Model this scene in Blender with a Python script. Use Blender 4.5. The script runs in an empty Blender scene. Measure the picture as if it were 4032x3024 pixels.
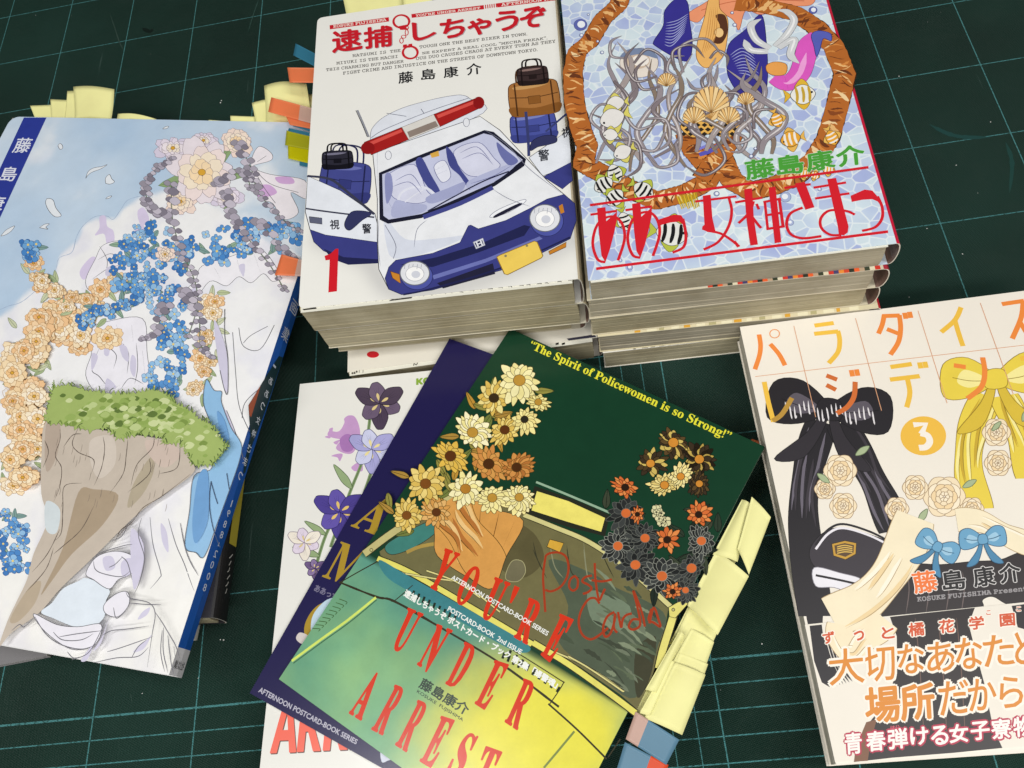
import bpy, math, random
import numpy as np
from mathutils import Matrix, Vector
from mathutils.geometry import tessellate_polygon

random.seed(7)
rng = np.random.default_rng(7)
scene = bpy.context.scene
COL = scene.collection
MM = 0.001

# ---------------------------------------------------------------- camera
# Pose solved from the 50 mm grid printed on the cutting mat. World axes in millimetres while authoring.
F_PX = 3296.6
WV = np.array([-0.4577, 0.1383, -0.1036])
_t = np.linalg.norm(WV); _k = WV / _t
_K = np.array([[0, -_k[2], _k[1]], [_k[2], 0, -_k[0]], [-_k[1], _k[0], 0]])
ROT = np.eye(3) + math.sin(_t) * _K + (1 - math.cos(_t)) * _K @ _K
TRA = np.array([-7.482, -5.4732, 12.4724]) * 50.0
SGN = np.diag([1.0, -1.0, -1.0]); OFF = np.array([350.0, 275.0, 0.0])
CAM = SGN @ (-ROT.T @ TRA - OFF)
AX = SGN @ ROT.T
cam = bpy.data.cameras.new('camera')
cam.sensor_width = 36.0
cam.lens = F_PX / 4032 * 36.0
cam.clip_start = 0.01; cam.clip_end = 50
camo = bpy.data.objects.new('camera', cam); COL.objects.link(camo)
m = Matrix.Identity(4)
for i in range(3):
    m[i][0] = AX[i, 0]; m[i][1] = -AX[i, 1]; m[i][2] = -AX[i, 2]; m[i][3] = CAM[i] * MM
camo.matrix_world = m
scene.camera = camo

# ---------------------------------------------------------------- world, lamps, exposure
w = bpy.data.worlds.new('World'); scene.world = w; w.use_nodes = True
w.node_tree.nodes['Background'].inputs[0].default_value = (0.93, 0.97, 1.0, 1)
w.node_tree.nodes['Background'].inputs[1].default_value = 0.03

def area(name, loc, size, power, target=(0, -0.05, 0), col=(1, 0.985, 0.955)):
    l = bpy.data.lights.new(name, 'AREA'); l.shape = 'RECTANGLE'
    l.size, l.size_y = size; l.energy = power; l.color = col
    o = bpy.data.objects.new(name, l); COL.objects.link(o); o.location = loc
    o.rotation_euler = (Vector(target) - Vector(loc)).to_track_quat('-Z', 'Y').to_euler()
    return o
area('ceiling_tube_lamp', (-0.80, -0.45, 1.50), (0.20, 1.2), 12.2)
area('ceiling_tube_lamp', (0.85, -0.40, 1.50), (0.20, 1.2), 12.2)
area('ceiling_tube_lamp', (0.05, -1.15, 1.30), (1.2, 0.20), 13.2)

scene.view_settings.view_transform = 'Standard'
scene.view_settings.look = 'None'
scene.view_settings.exposure = 0.0
scene.view_settings.gamma = 1.0
scene.cycles.use_denoising = True
scene.cycles.max_bounces = 6
scene.cycles.transparent_max_bounces = 8

# ---------------------------------------------------------------- helpers
def lin(c):
    if isinstance(c, str):
        c = c.lstrip('#'); c = [int(c[i:i + 2], 16) for i in (0, 2, 4)]
    c = np.asarray(c, float) / 255.0
    return np.where(c <= 0.04045, c / 12.92, ((c + 0.055) / 1.055) ** 2.4)

def ray(px):
    return SGN @ (ROT.T @ np.array([(px[0] - 2016) / F_PX, (px[1] - 1512) / F_PX, 1.0]))
def bp(px, h):
    d = ray(px); return CAM + d * ((h - CAM[2]) / d[2])
def pj(P):
    q = (ROT @ ((SGN @ np.asarray(P, float).T) + OFF[:, None])).T + TRA
    return np.stack([2016 + F_PX * q[:, 0] / q[:, 2], 1512 + F_PX * q[:, 1] / q[:, 2]], 1)
# crops of the photograph in which points were read: (x, y) of the crop -> photograph pixel
def view(x0, y0, s):
    return lambda *pts: [(x0 + x * s, y0 + y * s) for x, y in pts]
A1 = view(0, 300, .6027); A2 = view(0, 1200, .6027); A3 = view(0, 2024, .6027)
A4 = view(1100, 0, .6027); A5 = view(1100, 800, .6027)
A6 = view(2150, 0, .6781); A7 = view(2150, 600, .6781); A8 = view(0, 0, .5877)
B1 = view(1000, 1250, .6027); B2 = view(950, 2024, .6027)
B3 = view(1900, 1250, .6027); B4 = view(1900, 2024, .6027)
B5 = view(2850, 1100, .6028); B6 = view(2850, 2024, .6028)
R1 = view(1150, 1150, .2411); R2 = view(1950, 1000, .3014); R3 = view(3100, 850, .2411)
R5 = view(1000, 250, .3015); R6 = view(650, 2200, .3012)

def mesh_obj(name, verts_mm, faces, mat, parent=None, cols=None, smooth=False):
    """verts in world millimetres; colours are one linear rgb per face or per vertex."""
    o0 = np.array(parent.location) if parent is not None else np.zeros(3)
    if parent is not None and parent.parent is not None:
        o0 = o0 + np.array(parent.parent.location)
    V = np.asarray(verts_mm, float) * MM - o0
    me = bpy.data.meshes.new(name)
    me.from_pydata(V.tolist(), [], [tuple(f) for f in faces])
    if cols is not None:
        cols = np.asarray(cols, float)
        at = me.color_attributes.new('Col', 'FLOAT_COLOR', 'CORNER')
        nl = len(me.loops); arr = np.ones((nl, 4), np.float32)
        if len(cols) == len(verts_mm) and len(cols) != len(faces):
            vi = np.zeros(nl, np.int32); me.loops.foreach_get('vertex_index', vi); arr[:, :3] = cols[vi]
        else:
            cnt = np.zeros(len(me.polygons), np.int32); me.polygons.foreach_get('loop_total', cnt)
            arr[:, :3] = np.repeat(cols, cnt, axis=0)
        at.data.foreach_set('color', arr.ravel())
    if smooth:
        me.polygons.foreach_set('use_smooth', [True] * len(me.polygons))
    me.materials.append(mat)
    o = bpy.data.objects.new(name, me); COL.objects.link(o)
    if parent is not None: o.parent = parent
    return o
def thing(name, label, cat, loc_mm, group=None):
    o = bpy.data.objects.new(name, None); COL.objects.link(o)
    o.empty_display_size = 0.02
    o.location = [c * MM for c in loc_mm]
    o['label'] = label; o['category'] = cat
    if group: o['group'] = group
    return o
def tag(o, label, cat, group=None):
    o['label'] = label; o['category'] = cat
    if group: o['group'] = group
    return o

# ---------------------------------------------------------------- materials
def mat_new(name, rough=0.4, spec=0.5):
    mt = bpy.data.materials.new(name); mt.use_nodes = True
    nt = mt.node_tree; b = nt.nodes['Principled BSDF']
    b.inputs['Roughness'].default_value = rough
    b.inputs['Specular IOR Level'].default_value = spec
    return mt, nt, b
def node(nt, t, **kw):
    n = nt.nodes.new(t)
    for k, v in kw.items(): setattr(n, k, v)
    return n
def math_n(nt, op, a, b=None, c=None):
    n = node(nt, 'ShaderNodeMath', operation=op)
    for i, v in enumerate((a, b, c)):
        if v is None: continue
        if isinstance(v, (int, float)): n.inputs[i].default_value = v
        else: nt.links.new(v, n.inputs[i])
    return n.outputs[0]
def noise(nt, vec, scale, detail=3, rough=0.55):
    n = node(nt, 'ShaderNodeTexNoise'); n.inputs['Scale'].default_value = scale
    n.inputs['Detail'].default_value = detail; n.inputs['Roughness'].default_value = rough
    nt.links.new(vec, n.inputs['Vector']); return n
def geo_pos(nt):
    return node(nt, 'ShaderNodeNewGeometry').outputs['Position']
def ramp(nt, fac, stops):
    r = node(nt, 'ShaderNodeValToRGB'); nt.links.new(fac, r.inputs[0])
    while len(r.color_ramp.elements) < len(stops): r.color_ramp.elements.new(0.5)
    for e, (p, c) in zip(r.color_ramp.elements, stops):
        e.position = p; e.color = (*c, 1)
    return r.outputs[0]
def mixc(nt, fac, a, b, blend='MIX'):
    n = node(nt, 'ShaderNodeMix', data_type='RGBA', blend_type=blend)
    for sock, v in ((n.inputs[0], fac), (n.inputs[6], a), (n.inputs[7], b)):
        if isinstance(v, (int, float)): sock.default_value = v
        elif isinstance(v, (tuple, list, np.ndarray)): sock.default_value = (*v, 1)
        else: nt.links.new(v, sock)
    return n.outputs[2]

def print_material(name, rough=0.36, wash=0.10, wscale=90, pebble=False, coat=0.0):
    """printed paper: ink colour from the mesh, pigment variation and fine paper tooth from noise"""
    mt, nt, b = mat_new(name, rough)
    at = node(nt, 'ShaderNodeAttribute', attribute_name='Col')
    pos = geo_pos(nt)
    n1 = noise(nt, pos, wscale, 4).outputs[0]
    n2 = noise(nt, pos, 900, 2).outputs[0]
    f = math_n(nt, 'ADD', math_n(nt, 'MULTIPLY', math_n(nt, 'SUBTRACT', n1, 0.5), wash * 2),
               math_n(nt, 'MULTIPLY', math_n(nt, 'SUBTRACT', n2, 0.5), wash * 0.5))
    f = math_n(nt, 'ADD', f, 1.0)
    c = node(nt, 'ShaderNodeCombineColor')
    for i in range(3): nt.links.new(f, c.inputs[i])
    col = mixc(nt, 1.0, at.outputs['Color'], c.outputs[0], 'MULTIPLY')
    if pebble:
        v1 = node(nt, 'ShaderNodeTexVoronoi', feature='DISTANCE_TO_EDGE'); v1.inputs['Scale'].default_value = 175
        v2 = node(nt, 'ShaderNodeTexVoronoi', feature='F1'); v2.inputs['Scale'].default_value = 175
        nt.links.new(pos, v1.inputs['Vector']); nt.links.new(pos, v2.inputs['Vector'])
        sp = node(nt, 'ShaderNodeSeparateColor'); nt.links.new(v2.outputs['Color'], sp.inputs[0])
        big = noise(nt, pos, 38, 2).outputs[0]
        t = math_n(nt, 'ADD', math_n(nt, 'MULTIPLY', sp.outputs[0], 0.55), math_n(nt, 'MULTIPLY', big, 0.75))
        cell = ramp(nt, t, [(0.25, lin('#dfeaea')), (0.5, lin('#cfdfe8')), (0.7, lin('#bccbe4')), (0.9, lin('#a7b4de'))])
        cell = mixc(nt, 1.0, cell, c.outputs[0], 'MULTIPLY')
        edge = ramp(nt, v1.outputs['Distance'], [(0.02, (.8, .8, .8)), (0.07, (0, 0, 0))])
        col = mixc(nt, edge, cell, lin('#e6eef0'))
    nt.links.new(col, b.inputs['Base Color'])
    bm = node(nt, 'ShaderNodeBump'); bm.inputs['Strength'].default_value = 0.05; bm.inputs['Distance'].default_value = 0.0004
    nt.links.new(noise(nt, pos, 60, 2).outputs[0], bm.inputs['Height']); nt.links.new(bm.outputs[0], b.inputs['Normal'])
    b.inputs['Coat Weight'].default_value = coat
    b.inputs['Coat Roughness'].default_value = 0.15
    return mt
M_PRINT = print_material('printed_cover', 0.42, 0.03, 60)
M_WATER = print_material('watercolour_print', 0.40, 0.07, 110)
M_GLOSS = print_material('laminated_cover', 0.22, 0.025, 60)
M_GLOSSW = print_material('laminated_watercolour', 0.22, 0.12, 120)
M_PAINT = print_material('loose_watercolour_print', 0.22, 0.20, 150)
M_PAINT2 = print_material('matt_watercolour_print', 0.42, 0.10, 140)
M_PEB = print_material('pebble_pattern_print', 0.30, 0.06, 110, pebble=True)

def page_material(name, c0, c1, c2):
    mt, nt, b = mat_new(name, 0.85, 0.2)
    pos = geo_pos(nt)
    def stretched(sx, sz):
        mp = node(nt, 'ShaderNodeMapping'); mp.inputs['Scale'].default_value = (sx, sx, sz)
        nt.links.new(pos, mp.inputs['Vector']); return mp.outputs[0]
    a = noise(nt, stretched(5, 3600), 1, 2).outputs[0]
    a2 = noise(nt, stretched(12, 900), 1, 3).outputs[0]
    s = noise(nt, pos, 45, 4).outputs[0]
    f = math_n(nt, 'ADD', math_n(nt, 'MULTIPLY', a, 0.5), math_n(nt, 'MULTIPLY', a2, 0.5))
    col = ramp(nt, f, [(0.33, lin(c0)), (0.5, lin(c1)), (0.66, lin(c2))])
    dirt = ramp(nt, s, [(0.35, (0.78, 0.76, 0.72)), (0.6, (1, 1, 1))])
    col = mixc(nt, 1.0, col, dirt, 'MULTIPLY')
    # inked pictures that bleed to the page edge
    ink = noise(nt, stretched(180, 3200), 1, 2, 0.7).outputs[0]
    col = mixc(nt, ramp(nt, ink, [(0.70, (0, 0, 0)), (0.78, (0.55, 0.55, 0.55))]), col, (0.12, 0.11, 0.09))
    nt.links.new(col, b.inputs['Base Color'])
    bm = node(nt, 'ShaderNodeBump'); bm.inputs['Strength'].default_value = 0.25; bm.inputs['Distance'].default_value = 0.0004
    nt.links.new(f, bm.inputs['Height']); nt.links.new(bm.outputs[0], b.inputs['Normal'])
    return mt
M_PAGE = page_material('aged_page_edges', '#aaa187', '#bbb295', '#c8c0a5')
M_PAGE2 = page_material('greyish_page_edges', '#aaa28d', '#bab29d', '#c6bfac')
M_PAGEW = page_material('white_page_edges', '#c9c4b4', '#dedacb', '#ebe8dc')
M_PAGEG = page_material('coated_page_edges', '#8f8e8c', '#a9a8a6', '#bcbbb8')

def note_material(name, c, rough=0.6, alpha=1.0, trans=0.25):
    mt, nt, b = mat_new(name, rough, 0.35)
    pos = geo_pos(nt); n1 = noise(nt, pos, 40, 3).outputs[0]
    k = lin(c)
    col = ramp(nt, n1, [(0.3, k * 0.93), (0.7, np.minimum(k * 1.05, 1))])
    nt.links.new(col, b.inputs['Base Color'])
    if trans > 0:
        tr = node(nt, 'ShaderNodeBsdfTranslucent'); nt.links.new(col, tr.inputs[0])
        mx = node(nt, 'ShaderNodeMixShader'); mx.inputs[0].default_value = trans
        nt.links.new(b.outputs[0], mx.inputs[1]); nt.links.new(tr.outputs[0], mx.inputs[2])
        nt.links.new(mx.outputs[0], nt.nodes['Material Output'].inputs[0])
    b.inputs['Alpha'].default_value = alpha
    return mt
N_Y = note_material('yellow_sticky_paper', '#fcf7ae', trans=0.12)
N_YB = note_material('bright_yellow_film', '#dcd50c', 0.4, 0.9)
N_OL = note_material('olive_yellow_film', '#c3c22a', 0.4, 0.88)
N_OR = note_material('orange_film', '#fb8e5c', 0.4, 0.95)
N_RO = note_material('red_orange_film', '#f05a30', 0.4, 0.97)
N_PK = note_material('clear_pinkish_film', '#d8b3a4', 0.35, 0.72, 0.0)
N_BL = note_material('blue_film', '#3f87a4', 0.4, 0.93)
N_BG = note_material('slate_blue_film', '#6f9bb5', 0.35, 0.93)

# ---------------------------------------------------------------- art on planes
def crm(pts, closed=True, n=5):
    P = np.asarray(pts, float); L = len(P); out = []
    if L < 3: return P
    rngi = range(L) if closed else range(L - 1)
    for i in rngi:
        g = lambda j: P[j % L] if closed else P[min(max(j, 0), L - 1)]
        p0, p1, p2, p3 = g(i - 1), g(i), g(i + 1), g(i + 2)
        for k in range(n):
            t = k / n
            out.append(0.5 * ((2 * p1) + (-p0 + p2) * t + (2 * p0 - 5 * p1 + 4 * p2 - p3) * t * t + (-p0 + 3 * p1 - 3 * p2 + p3) * t ** 3))
    if not closed: out.append(P[-1])
    return np.array(out)

_textcache = {}
def glyphs(s):
    if s in _textcache: return _textcache[s]
    cu = bpy.data.curves.new('t', 'FONT'); cu.body = s; cu.size = 1.0; cu.resolution_u = 3
    ob = bpy.data.objects.new('t', cu); COL.objects.link(ob)
    dg = bpy.context.evaluated_depsgraph_get()
    me = bpy.data.meshes.new_from_object(ob.evaluated_get(dg))
    V = np.array([v.co[:2] for v in me.vertices]); Fc = [tuple(p.vertices) for p in me.polygons]
    bpy.data.objects.remove(ob); bpy.data.curves.remove(cu); bpy.data.meshes.remove(me)
    lo, hi = V.min(0), V.max(0)
    r = ((V - lo) / (hi - lo), Fc, (hi - lo)); _textcache[s] = r
    return r
def serif(t, up=0x1d400, lo=0x1d41a):
    return ''.join(chr(up + ord(c) - 65) if 'A' <= c <= 'Z' else chr(lo + ord(c) - 97) if 'a' <= c <= 'z' else c for c in t)
def typew(t): return serif(t, 0x1d670, 0x1d68a)
def heavy(t): return serif(t, 0x1d5d4, 0x1d5ee)

class Plane:
    """a flat printed face: origin, two axes, normal; keeps track of print layers"""
    STEP = 0.0022; CELL = 0.8
    def __init__(s, o, e1, e2, n=None, base=0.012):
        s.o = np.array(o, float); s.e1 = np.array(e1, float) / np.linalg.norm(e1)
        s.e2 = np.array(e2, float); s.e2 -= s.e1 * (s.e2 @ s.e1); s.e2 /= np.linalg.norm(s.e2)
        s.n = np.cross(s.e1, s.e2) if n is None else np.array(n, float); s.base = base
        s.grid = {}
    def to2(s, px):
        d = ray(px); t = ((s.o - CAM) @ s.n) / (d @ s.n); P = CAM + d * t - s.o
        return np.array([P @ s.e1, P @ s.e2])
    def pts(s, pxs): return np.array([s.to2(p) for p in pxs])
    def level(s, P2, faces, extra=0):
        """lowest free print layer over the area the faces cover"""
        G = s.grid; cells = set(); k = 1 / s.CELL
        for f in faces:
            q = P2[list(f)] * k; x0, y0 = np.floor(q.min(0)).astype(int); x1, y1 = np.floor(q.max(0)).astype(int)
            if (x1 - x0) * (y1 - y0) < 9 or len(f) != 3:
                cells.update((x, y) for x in range(x0, x1 + 1) for y in range(y0, y1 + 1)); continue
            e = [(q[i], q[(i + 1) % 3] - q[i]) for i in range(3)]
            sg = 1 if (e[0][1][0] * e[1][1][1] - e[0][1][1] * e[1][1][0]) > 0 else -1
            for y in range(y0, y1 + 1):
                for x in range(x0, x1 + 1):
                    if all(sg * (d[0] * (y + .5 - p[1]) - d[1] * (x + .5 - p[0])) > -.75 * (abs(d[0]) + abs(d[1])) for p, d in e): cells.add((x, y))
        lv = max((G.get(c, -1) for c in cells), default=-1) + 1
        for c in cells: G[c] = lv + extra
        return lv
    def to3(s, P2, z): return s.o + np.outer(P2[:, 0], s.e1) + np.outer(P2[:, 1], s.e2) + s.n * z

class Art:
    def __init__(s, plane): s.p = plane; s.V = []; s.F = []; s.C = []; s.nv = 0; s.clip = None
    def raw(s, P2, faces, col, area=None, extra=0):
        lv = s.p.level(*(area or (P2, faces)), extra)
        s.V.append(s.p.to3(P2, s.p.base + lv * s.p.STEP))
        c = col if isinstance(col, np.ndarray) and col.ndim == 2 else None
        k = None if c is not None else lin(col)
        for i, f in enumerate(faces):
            s.F.append([j + s.nv for j in f]); s.C.append(c[i] if c is not None else k)
        s.nv += len(P2)
    def poly2(s, P2, col):
        P2 = np.asarray(P2, float)
        tris = tessellate_polygon([[Vector((p[0], p[1], 0)) for p in P2]])
        s.raw(P2, tris, col)
    def poly(s, pxs, col, smooth=True, line=None, lw=0.28, n=5):
        P2 = s.p.pts(pxs)
        if smooth and len(P2) > 2: P2 = crm(P2, True, n)
        s.poly2(P2, col)
        if line: s.stroke2(np.vstack([P2, P2[:1]]), lw, line)
        return P2
    def stroke2(s, P2, w, col, taper=(1, 1), jitter=0.0):
        P2 = np.asarray(P2, float)
        d = np.gradient(P2, axis=0); L = np.linalg.norm(d, axis=1); L[L == 0] = 1; d /= L[:, None]
        nn = np.stack([-d[:, 1], d[:, 0]], 1); k = len(P2); t = np.linspace(0, 1, k)
        if callable(taper): ww = np.array([taper(x) for x in t])
        else:
            ww = np.interp(t, [0, .25, .75, 1], [taper[0], 1, 1, taper[1]])
        if jitter: ww = ww * (1 + jitter * (rng.random(k) - 0.5))
        ww = (ww * w / 2)[:, None]
        V = np.vstack([P2 + nn * ww, P2 - nn * ww])
        rise = .0012 if w < 3 else .013      # a stroke that crosses itself passes a hair above its own start
        s.raw(V, [(i, i + 1, k + i + 1, k + i) for i in range(k - 1)], col, None, 0 if w < 3 else 6)
        s.V[-1] = s.V[-1] + np.tile(np.linspace(0, rise, k), 2)[:, None] * s.p.n
    def stroke(s, pxs, w, col, smooth=True, taper=(1, 1), n=6, jitter=0.0):
        P2 = s.p.pts(pxs)
        if smooth and len(P2) > 2: P2 = crm(P2, False, n)
        s.stroke2(P2, w, col, taper, jitter)
    def ribbon(s, pxs, w, col, edge='#4a464c', hi=None, taper=(0.2, 0.05), n=8):
        P2 = crm(s.p.pts(pxs), False, n)
        s.stroke2(P2, w + 0.35, edge, taper); s.stroke2(P2, w, col, taper)
        if hi: s.stroke2(P2[len(P2) // 6: len(P2) * 4 // 6], w * 0.28, hi, (0.1, 0.1))
        return P2
    def ellipse(s, c, rx, ry, col, line=None, lw=0.25, ring=None, n=36, rot=0):
        a = np.linspace(0, 2 * math.pi, n, endpoint=False) + rot
        pts = [(c[0] + rx * math.cos(x), c[1] + ry * math.sin(x)) for x in a]
        P2 = s.p.pts(pts)
        if ring: s.stroke2(np.vstack([P2, P2[:2]]), ring, col); return
        s.poly2(P2, col)
        if line: s.stroke2(np.vstack([P2, P2[:2]]), lw, line)
    def text(s, body, quad_px, col, bold=0.0, halo=None, halo_w=0.0, shadow=None):
        """glyph box of the string fitted to four corners TL, TR, BR, BL"""
        V, Fc, _ = glyphs(body)
        q = s.p.pts(quad_px); TL, TR, BR, BL = q
        u = V[:, 0:1]; v = 1 - V[:, 1:2]
        P = (1 - v) * ((1 - u) * TL + u * TR) + v * ((1 - u) * BL + u * BR)
        def put(P, c, b, lo=0):
            offs = [(0, 0)] if b <= 0 else [(b * math.cos(a), b * math.sin(a)) for a in np.arange(0, 2 * math.pi, math.pi / 4)]
            allV = np.vstack([P + np.array(o) for o in offs]); k = len(P)
            F2 = [tuple(j + i * k for j in f) for i in range(len(offs)) for f in Fc]
            n0 = len(s.V); s.raw(allV, F2, c, (P, Fc))
            if len(offs) > 1:     # overlapping copies lie a hair apart
                s.V[n0] = s.V[n0] + np.repeat(np.arange(len(offs)) * 0.0002, k)[:, None] * s.p.n
        if shadow: put(P + np.array(shadow[1]), shadow[0], bold)
        if halo: put(P, halo, halo_w)
        put(P, col, bold)
    def build(s, name, mat, parent, label=None, bend=None):
        if not s.V: return None
        V = np.vstack(s.V)
        o = mesh_obj(name, V, s.F, mat, parent, s.C)
        if bend is not None: bend(o)
        if label: o['label'] = label
        if name in ('cover_print', 'spine_print', 'flyleaf_drawing'): o['kind'] = 'stuff'
        return o

def scarf(art, pxs, w, base, shade, light, edge, trim=None, fringe=None, n=10, folds=4):
    """a broad ribbon of cloth with folds running along it"""
    P = crm(art.p.pts(pxs), False, n); d = np.gradient(P, axis=0); d /= np.linalg.norm(d, axis=1)[:, None]; nn = np.stack([-d[:, 1], d[:, 0]], 1)
    k = len(P); ww = w * (1 + .10 * np.sin(np.linspace(0, 9, k)))
    if fringe:
        for j in range(14):
            o = (j / 13 - .5) * w * .92; a = P[-1] + nn[-1] * o; art.stroke2(np.array([a - d[-1], a + d[-1] * 3.5 + nn[-1] * .4 * math.sin(j)]), .5, fringe, (1, .3))
    prof = lambda t: 1 + .10 * math.sin(9 * t)
    art.stroke2(P, w + .5, edge, prof); art.stroke2(P, w, base, prof)
    for j in range(folds):
        o = ((j + .5) / folds - .5) * .86 + .05 * math.sin(j * 5)
        c = P + nn * (ww * o)[:, None] + nn * (np.sin(np.linspace(0, 7 + j, k) + j) * w * .05)[:, None]
        a, b = sorted(rng.integers(0, k, 2)); a = min(a, k // 3); b = max(b, 2 * k // 3)
        art.stroke2(c[a:b], w * .13, shade if j % 2 else light, (.1, .1)); art.stroke2(c[a:b] + nn[a:b] * w * .05, .28, edge, (.1, .1))
    if trim:
        for sg in (-1, 1):
            c = P + nn * (ww * .43 * sg)[:, None]; art.stroke2(c, w * .12, trim[0]); art.stroke2(c, w * .03, trim[1])
def bag(art, f, c, w, h, ang, cols, handles=True):
    """a plain soft travel bag: body, flap, seam and two handles"""
    ca, sa = math.cos(ang), math.sin(ang); T = lambda x, y: (c[0] + x * w * ca - y * h * sa, c[1] + x * w * sa + y * h * ca)
    b, sh, li, ed = cols
    if handles:
        for o in (-.06, .06): art.stroke(f(T(-.26 + o, -.42), T(-.2 + o, -.85), T(.2 + o, -.85), T(.26 + o, -.42)), .9, ed); 
    art.poly(f(T(-.5, -.2), T(-.42, -.46), T(0, -.5), T(.42, -.46), T(.5, -.2), T(.5, .25), T(.43, .47), T(0, .5), T(-.43, .47), T(-.5, .25)), b, line=ed, lw=.4)
    art.poly(f(T(-.5, .2), T(0, .28), T(.5, .2), T(.43, .47), T(0, .5), T(-.43, .47)), sh)
    art.poly(f(T(-.4, -.36), T(0, -.4), T(.3, -.38), T(.1, -.3), T(-.3, -.28)), li)
    art.stroke(f(T(-.48, -.08), T(0, -.02), T(.48, -.08)), .5, ed); art.poly(f(T(-.12, -.06), T(.12, -.06), T(.12, .16), T(-.12, .16)), sh, smooth=False, line=ed)
    for x in (-.36, .36): art.stroke(f(T(x, -.45), T(x * 1.02, .46)), .8, ed)
def suitcase(art, f, q, cols):
    """a plain hard case lying flat: four corners in a crop"""
    b, sh, li, ed = cols; TL, TR, BR, BL = [np.array(p, float) for p in q]
    L = lambda u, v: tuple((1 - v) * ((1 - u) * TL + u * TR) + v * ((1 - u) * BL + u * BR))
    art.poly(f(L(.03, 0), L(.97, 0), L(1, .1), L(1, .9), L(.97, 1), L(.03, 1), L(0, .9), L(0, .1)), b, smooth=False, line=ed, lw=.4)
    art.poly(f(L(.02, .62), L(.98, .62), L(.99, .97), L(.03, .97)), sh, smooth=False); art.poly(f(L(.05, .08), L(.95, .08), L(.95, .2), L(.05, .2)), li, smooth=False)
    art.stroke(f(L(0, .5), L(1, .5)), .4, ed, smooth=False)
    for x in (.15, .8): art.poly(f(L(x, 0), L(x + .06, 0), L(x + .06, 1), L(x, 1)), ed, smooth=False)
    art.stroke(f(L(.38, .5), L(.40, .8), L(.60, .8), L(.62, .5)), .8, ed)

def peony(art, f, cx, cy, R, tones, ed='#8d8088'):
    for k, (r, w_) in enumerate(((1, .5), (.8, .43), (.6, .37), (.37, .27))):
        for i in range(7):
            a_ = i * .898 + k * .4 + cx + .3 * rng.random(); ca, sa = math.cos(a_), math.sin(a_) * (.8 + .2 * math.sin(cy)); r_, q_ = r * R * (.86 + .28 * rng.random()), w_ * R * (.85 + .35 * rng.random())
            px, py = cx + ca * r_ * .62, cy + sa * r_ * .62
            art.poly(f((cx + ca * r_ * .2, cy + sa * r_ * .2), (px - sa * q_ * .6, py + ca * q_ * .6), (cx + ca * r_ - sa * q_ * .3, cy + sa * r_ + ca * q_ * .3), (cx + ca * r_ * .98, cy + sa * r_ * .98), (cx + ca * r_ + sa * q_ * .3, cy + sa * r_ - ca * q_ * .3), (px + sa * q_ * .6, py - ca * q_ * .6)), tones[k], line=ed, lw=.22, n=3)
    art.ellipse(f((cx, cy))[0], R * .07, R * .06, '#d9a53a', line='#7a5a20', n=12)
def leaf(art, f, a, b_, w_, c='#8fa878', ed='#56694a'):
    a = np.array(a, float); b_ = np.array(b_, float); d = b_ - a; n_ = np.array([-d[1], d[0]]) * w_
    art.poly(f(tuple(a), tuple(a + d * .35 + n_), tuple(b_), tuple(a + d * .35 - n_)), c, line=ed, lw=.22, n=3); art.stroke(f(tuple(a), tuple(b_)), .22, ed)
def mum(art, f, cx, cy, R, cols, ed, eye, n=15):
    """daisy-like bloom: two rings of narrow petals round an eye"""
    sq = .62 + .38 * rng.random(); th = rng.random() * 3.1; c_, s_ = math.cos(th), math.sin(th); f0 = f; n = n + int(rng.integers(-3, 4)); ox, oy = (rng.random(2) - .5) * R * .25
    def f(*pts):       # each bloom is turned its own way
        out = []
        for x, y in pts:
            dx, dy = x - cx, y - cy; a, b = dx * c_ + dy * s_, (-dx * s_ + dy * c_) * sq; k_ = 1 - min(1, math.hypot(dx, dy) / R)
            out.append((cx + a * c_ - b * s_ + ox * k_, cy + a * s_ + b * c_ + oy * k_))
        return f0(*out)
    for k, rr in enumerate((1.0, .74)):
        for i in range(n):
            a_ = (i + .5 * k + .35 * rng.random()) * 2 * math.pi / n + cx; ca, sa = math.cos(a_), math.sin(a_); r_ = R * rr * (.82 + .3 * rng.random()); w_ = R * (.13 + .08 * rng.random())
            art.poly(f((cx + ca * r_ * .15, cy + sa * r_ * .15), (cx + ca * r_ * .65 - sa * w_, cy + sa * r_ * .65 + ca * w_), (cx + ca * r_, cy + sa * r_), (cx + ca * r_ * .65 + sa * w_, cy + sa * r_ * .65 - ca * w_)), cols[(i + k) % len(cols)], line=ed, lw=.22, n=3)
    art.ellipse(f((cx, cy))[0], R * .16, R * .15, eye, line=ed, n=16)
def floret(art, f, cx, cy, R, c, ed='#35588f', eye='#e8cf7a', n=4):
    a0 = cx * 1.7 + cy
    for i in range(n):
        a_ = a0 + i * 2 * math.pi / n; ca, sa = math.cos(a_) * (.75 + .25 * math.sin(cx)), math.sin(a_) * (.75 + .25 * math.sin(cy)); w_ = R * (.38 + .16 * rng.random())
        art.poly(f((cx, cy), (cx + ca * R * .6 - sa * w_, cy + sa * R * .6 + ca * w_), (cx + ca * R, cy + sa * R), (cx + ca * R * .6 + sa * w_, cy + sa * R * .6 - ca * w_)), c, line=ed, lw=.18, n=3)
    art.ellipse(f((cx, cy))[0], R * .09, R * .09, eye, n=8)
def along(path, n, spread):
    P = crm(np.array(path, float), False, 10); out = []
    for i in range(n):
        p = P[int((i + rng.random()) / n * (len(P) - 1))]; a_ = rng.random() * 6.28; r = spread * math.sqrt(rng.random()); out.append((p[0] + r * math.cos(a_), p[1] + r * math.sin(a_)))
    return out

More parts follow.
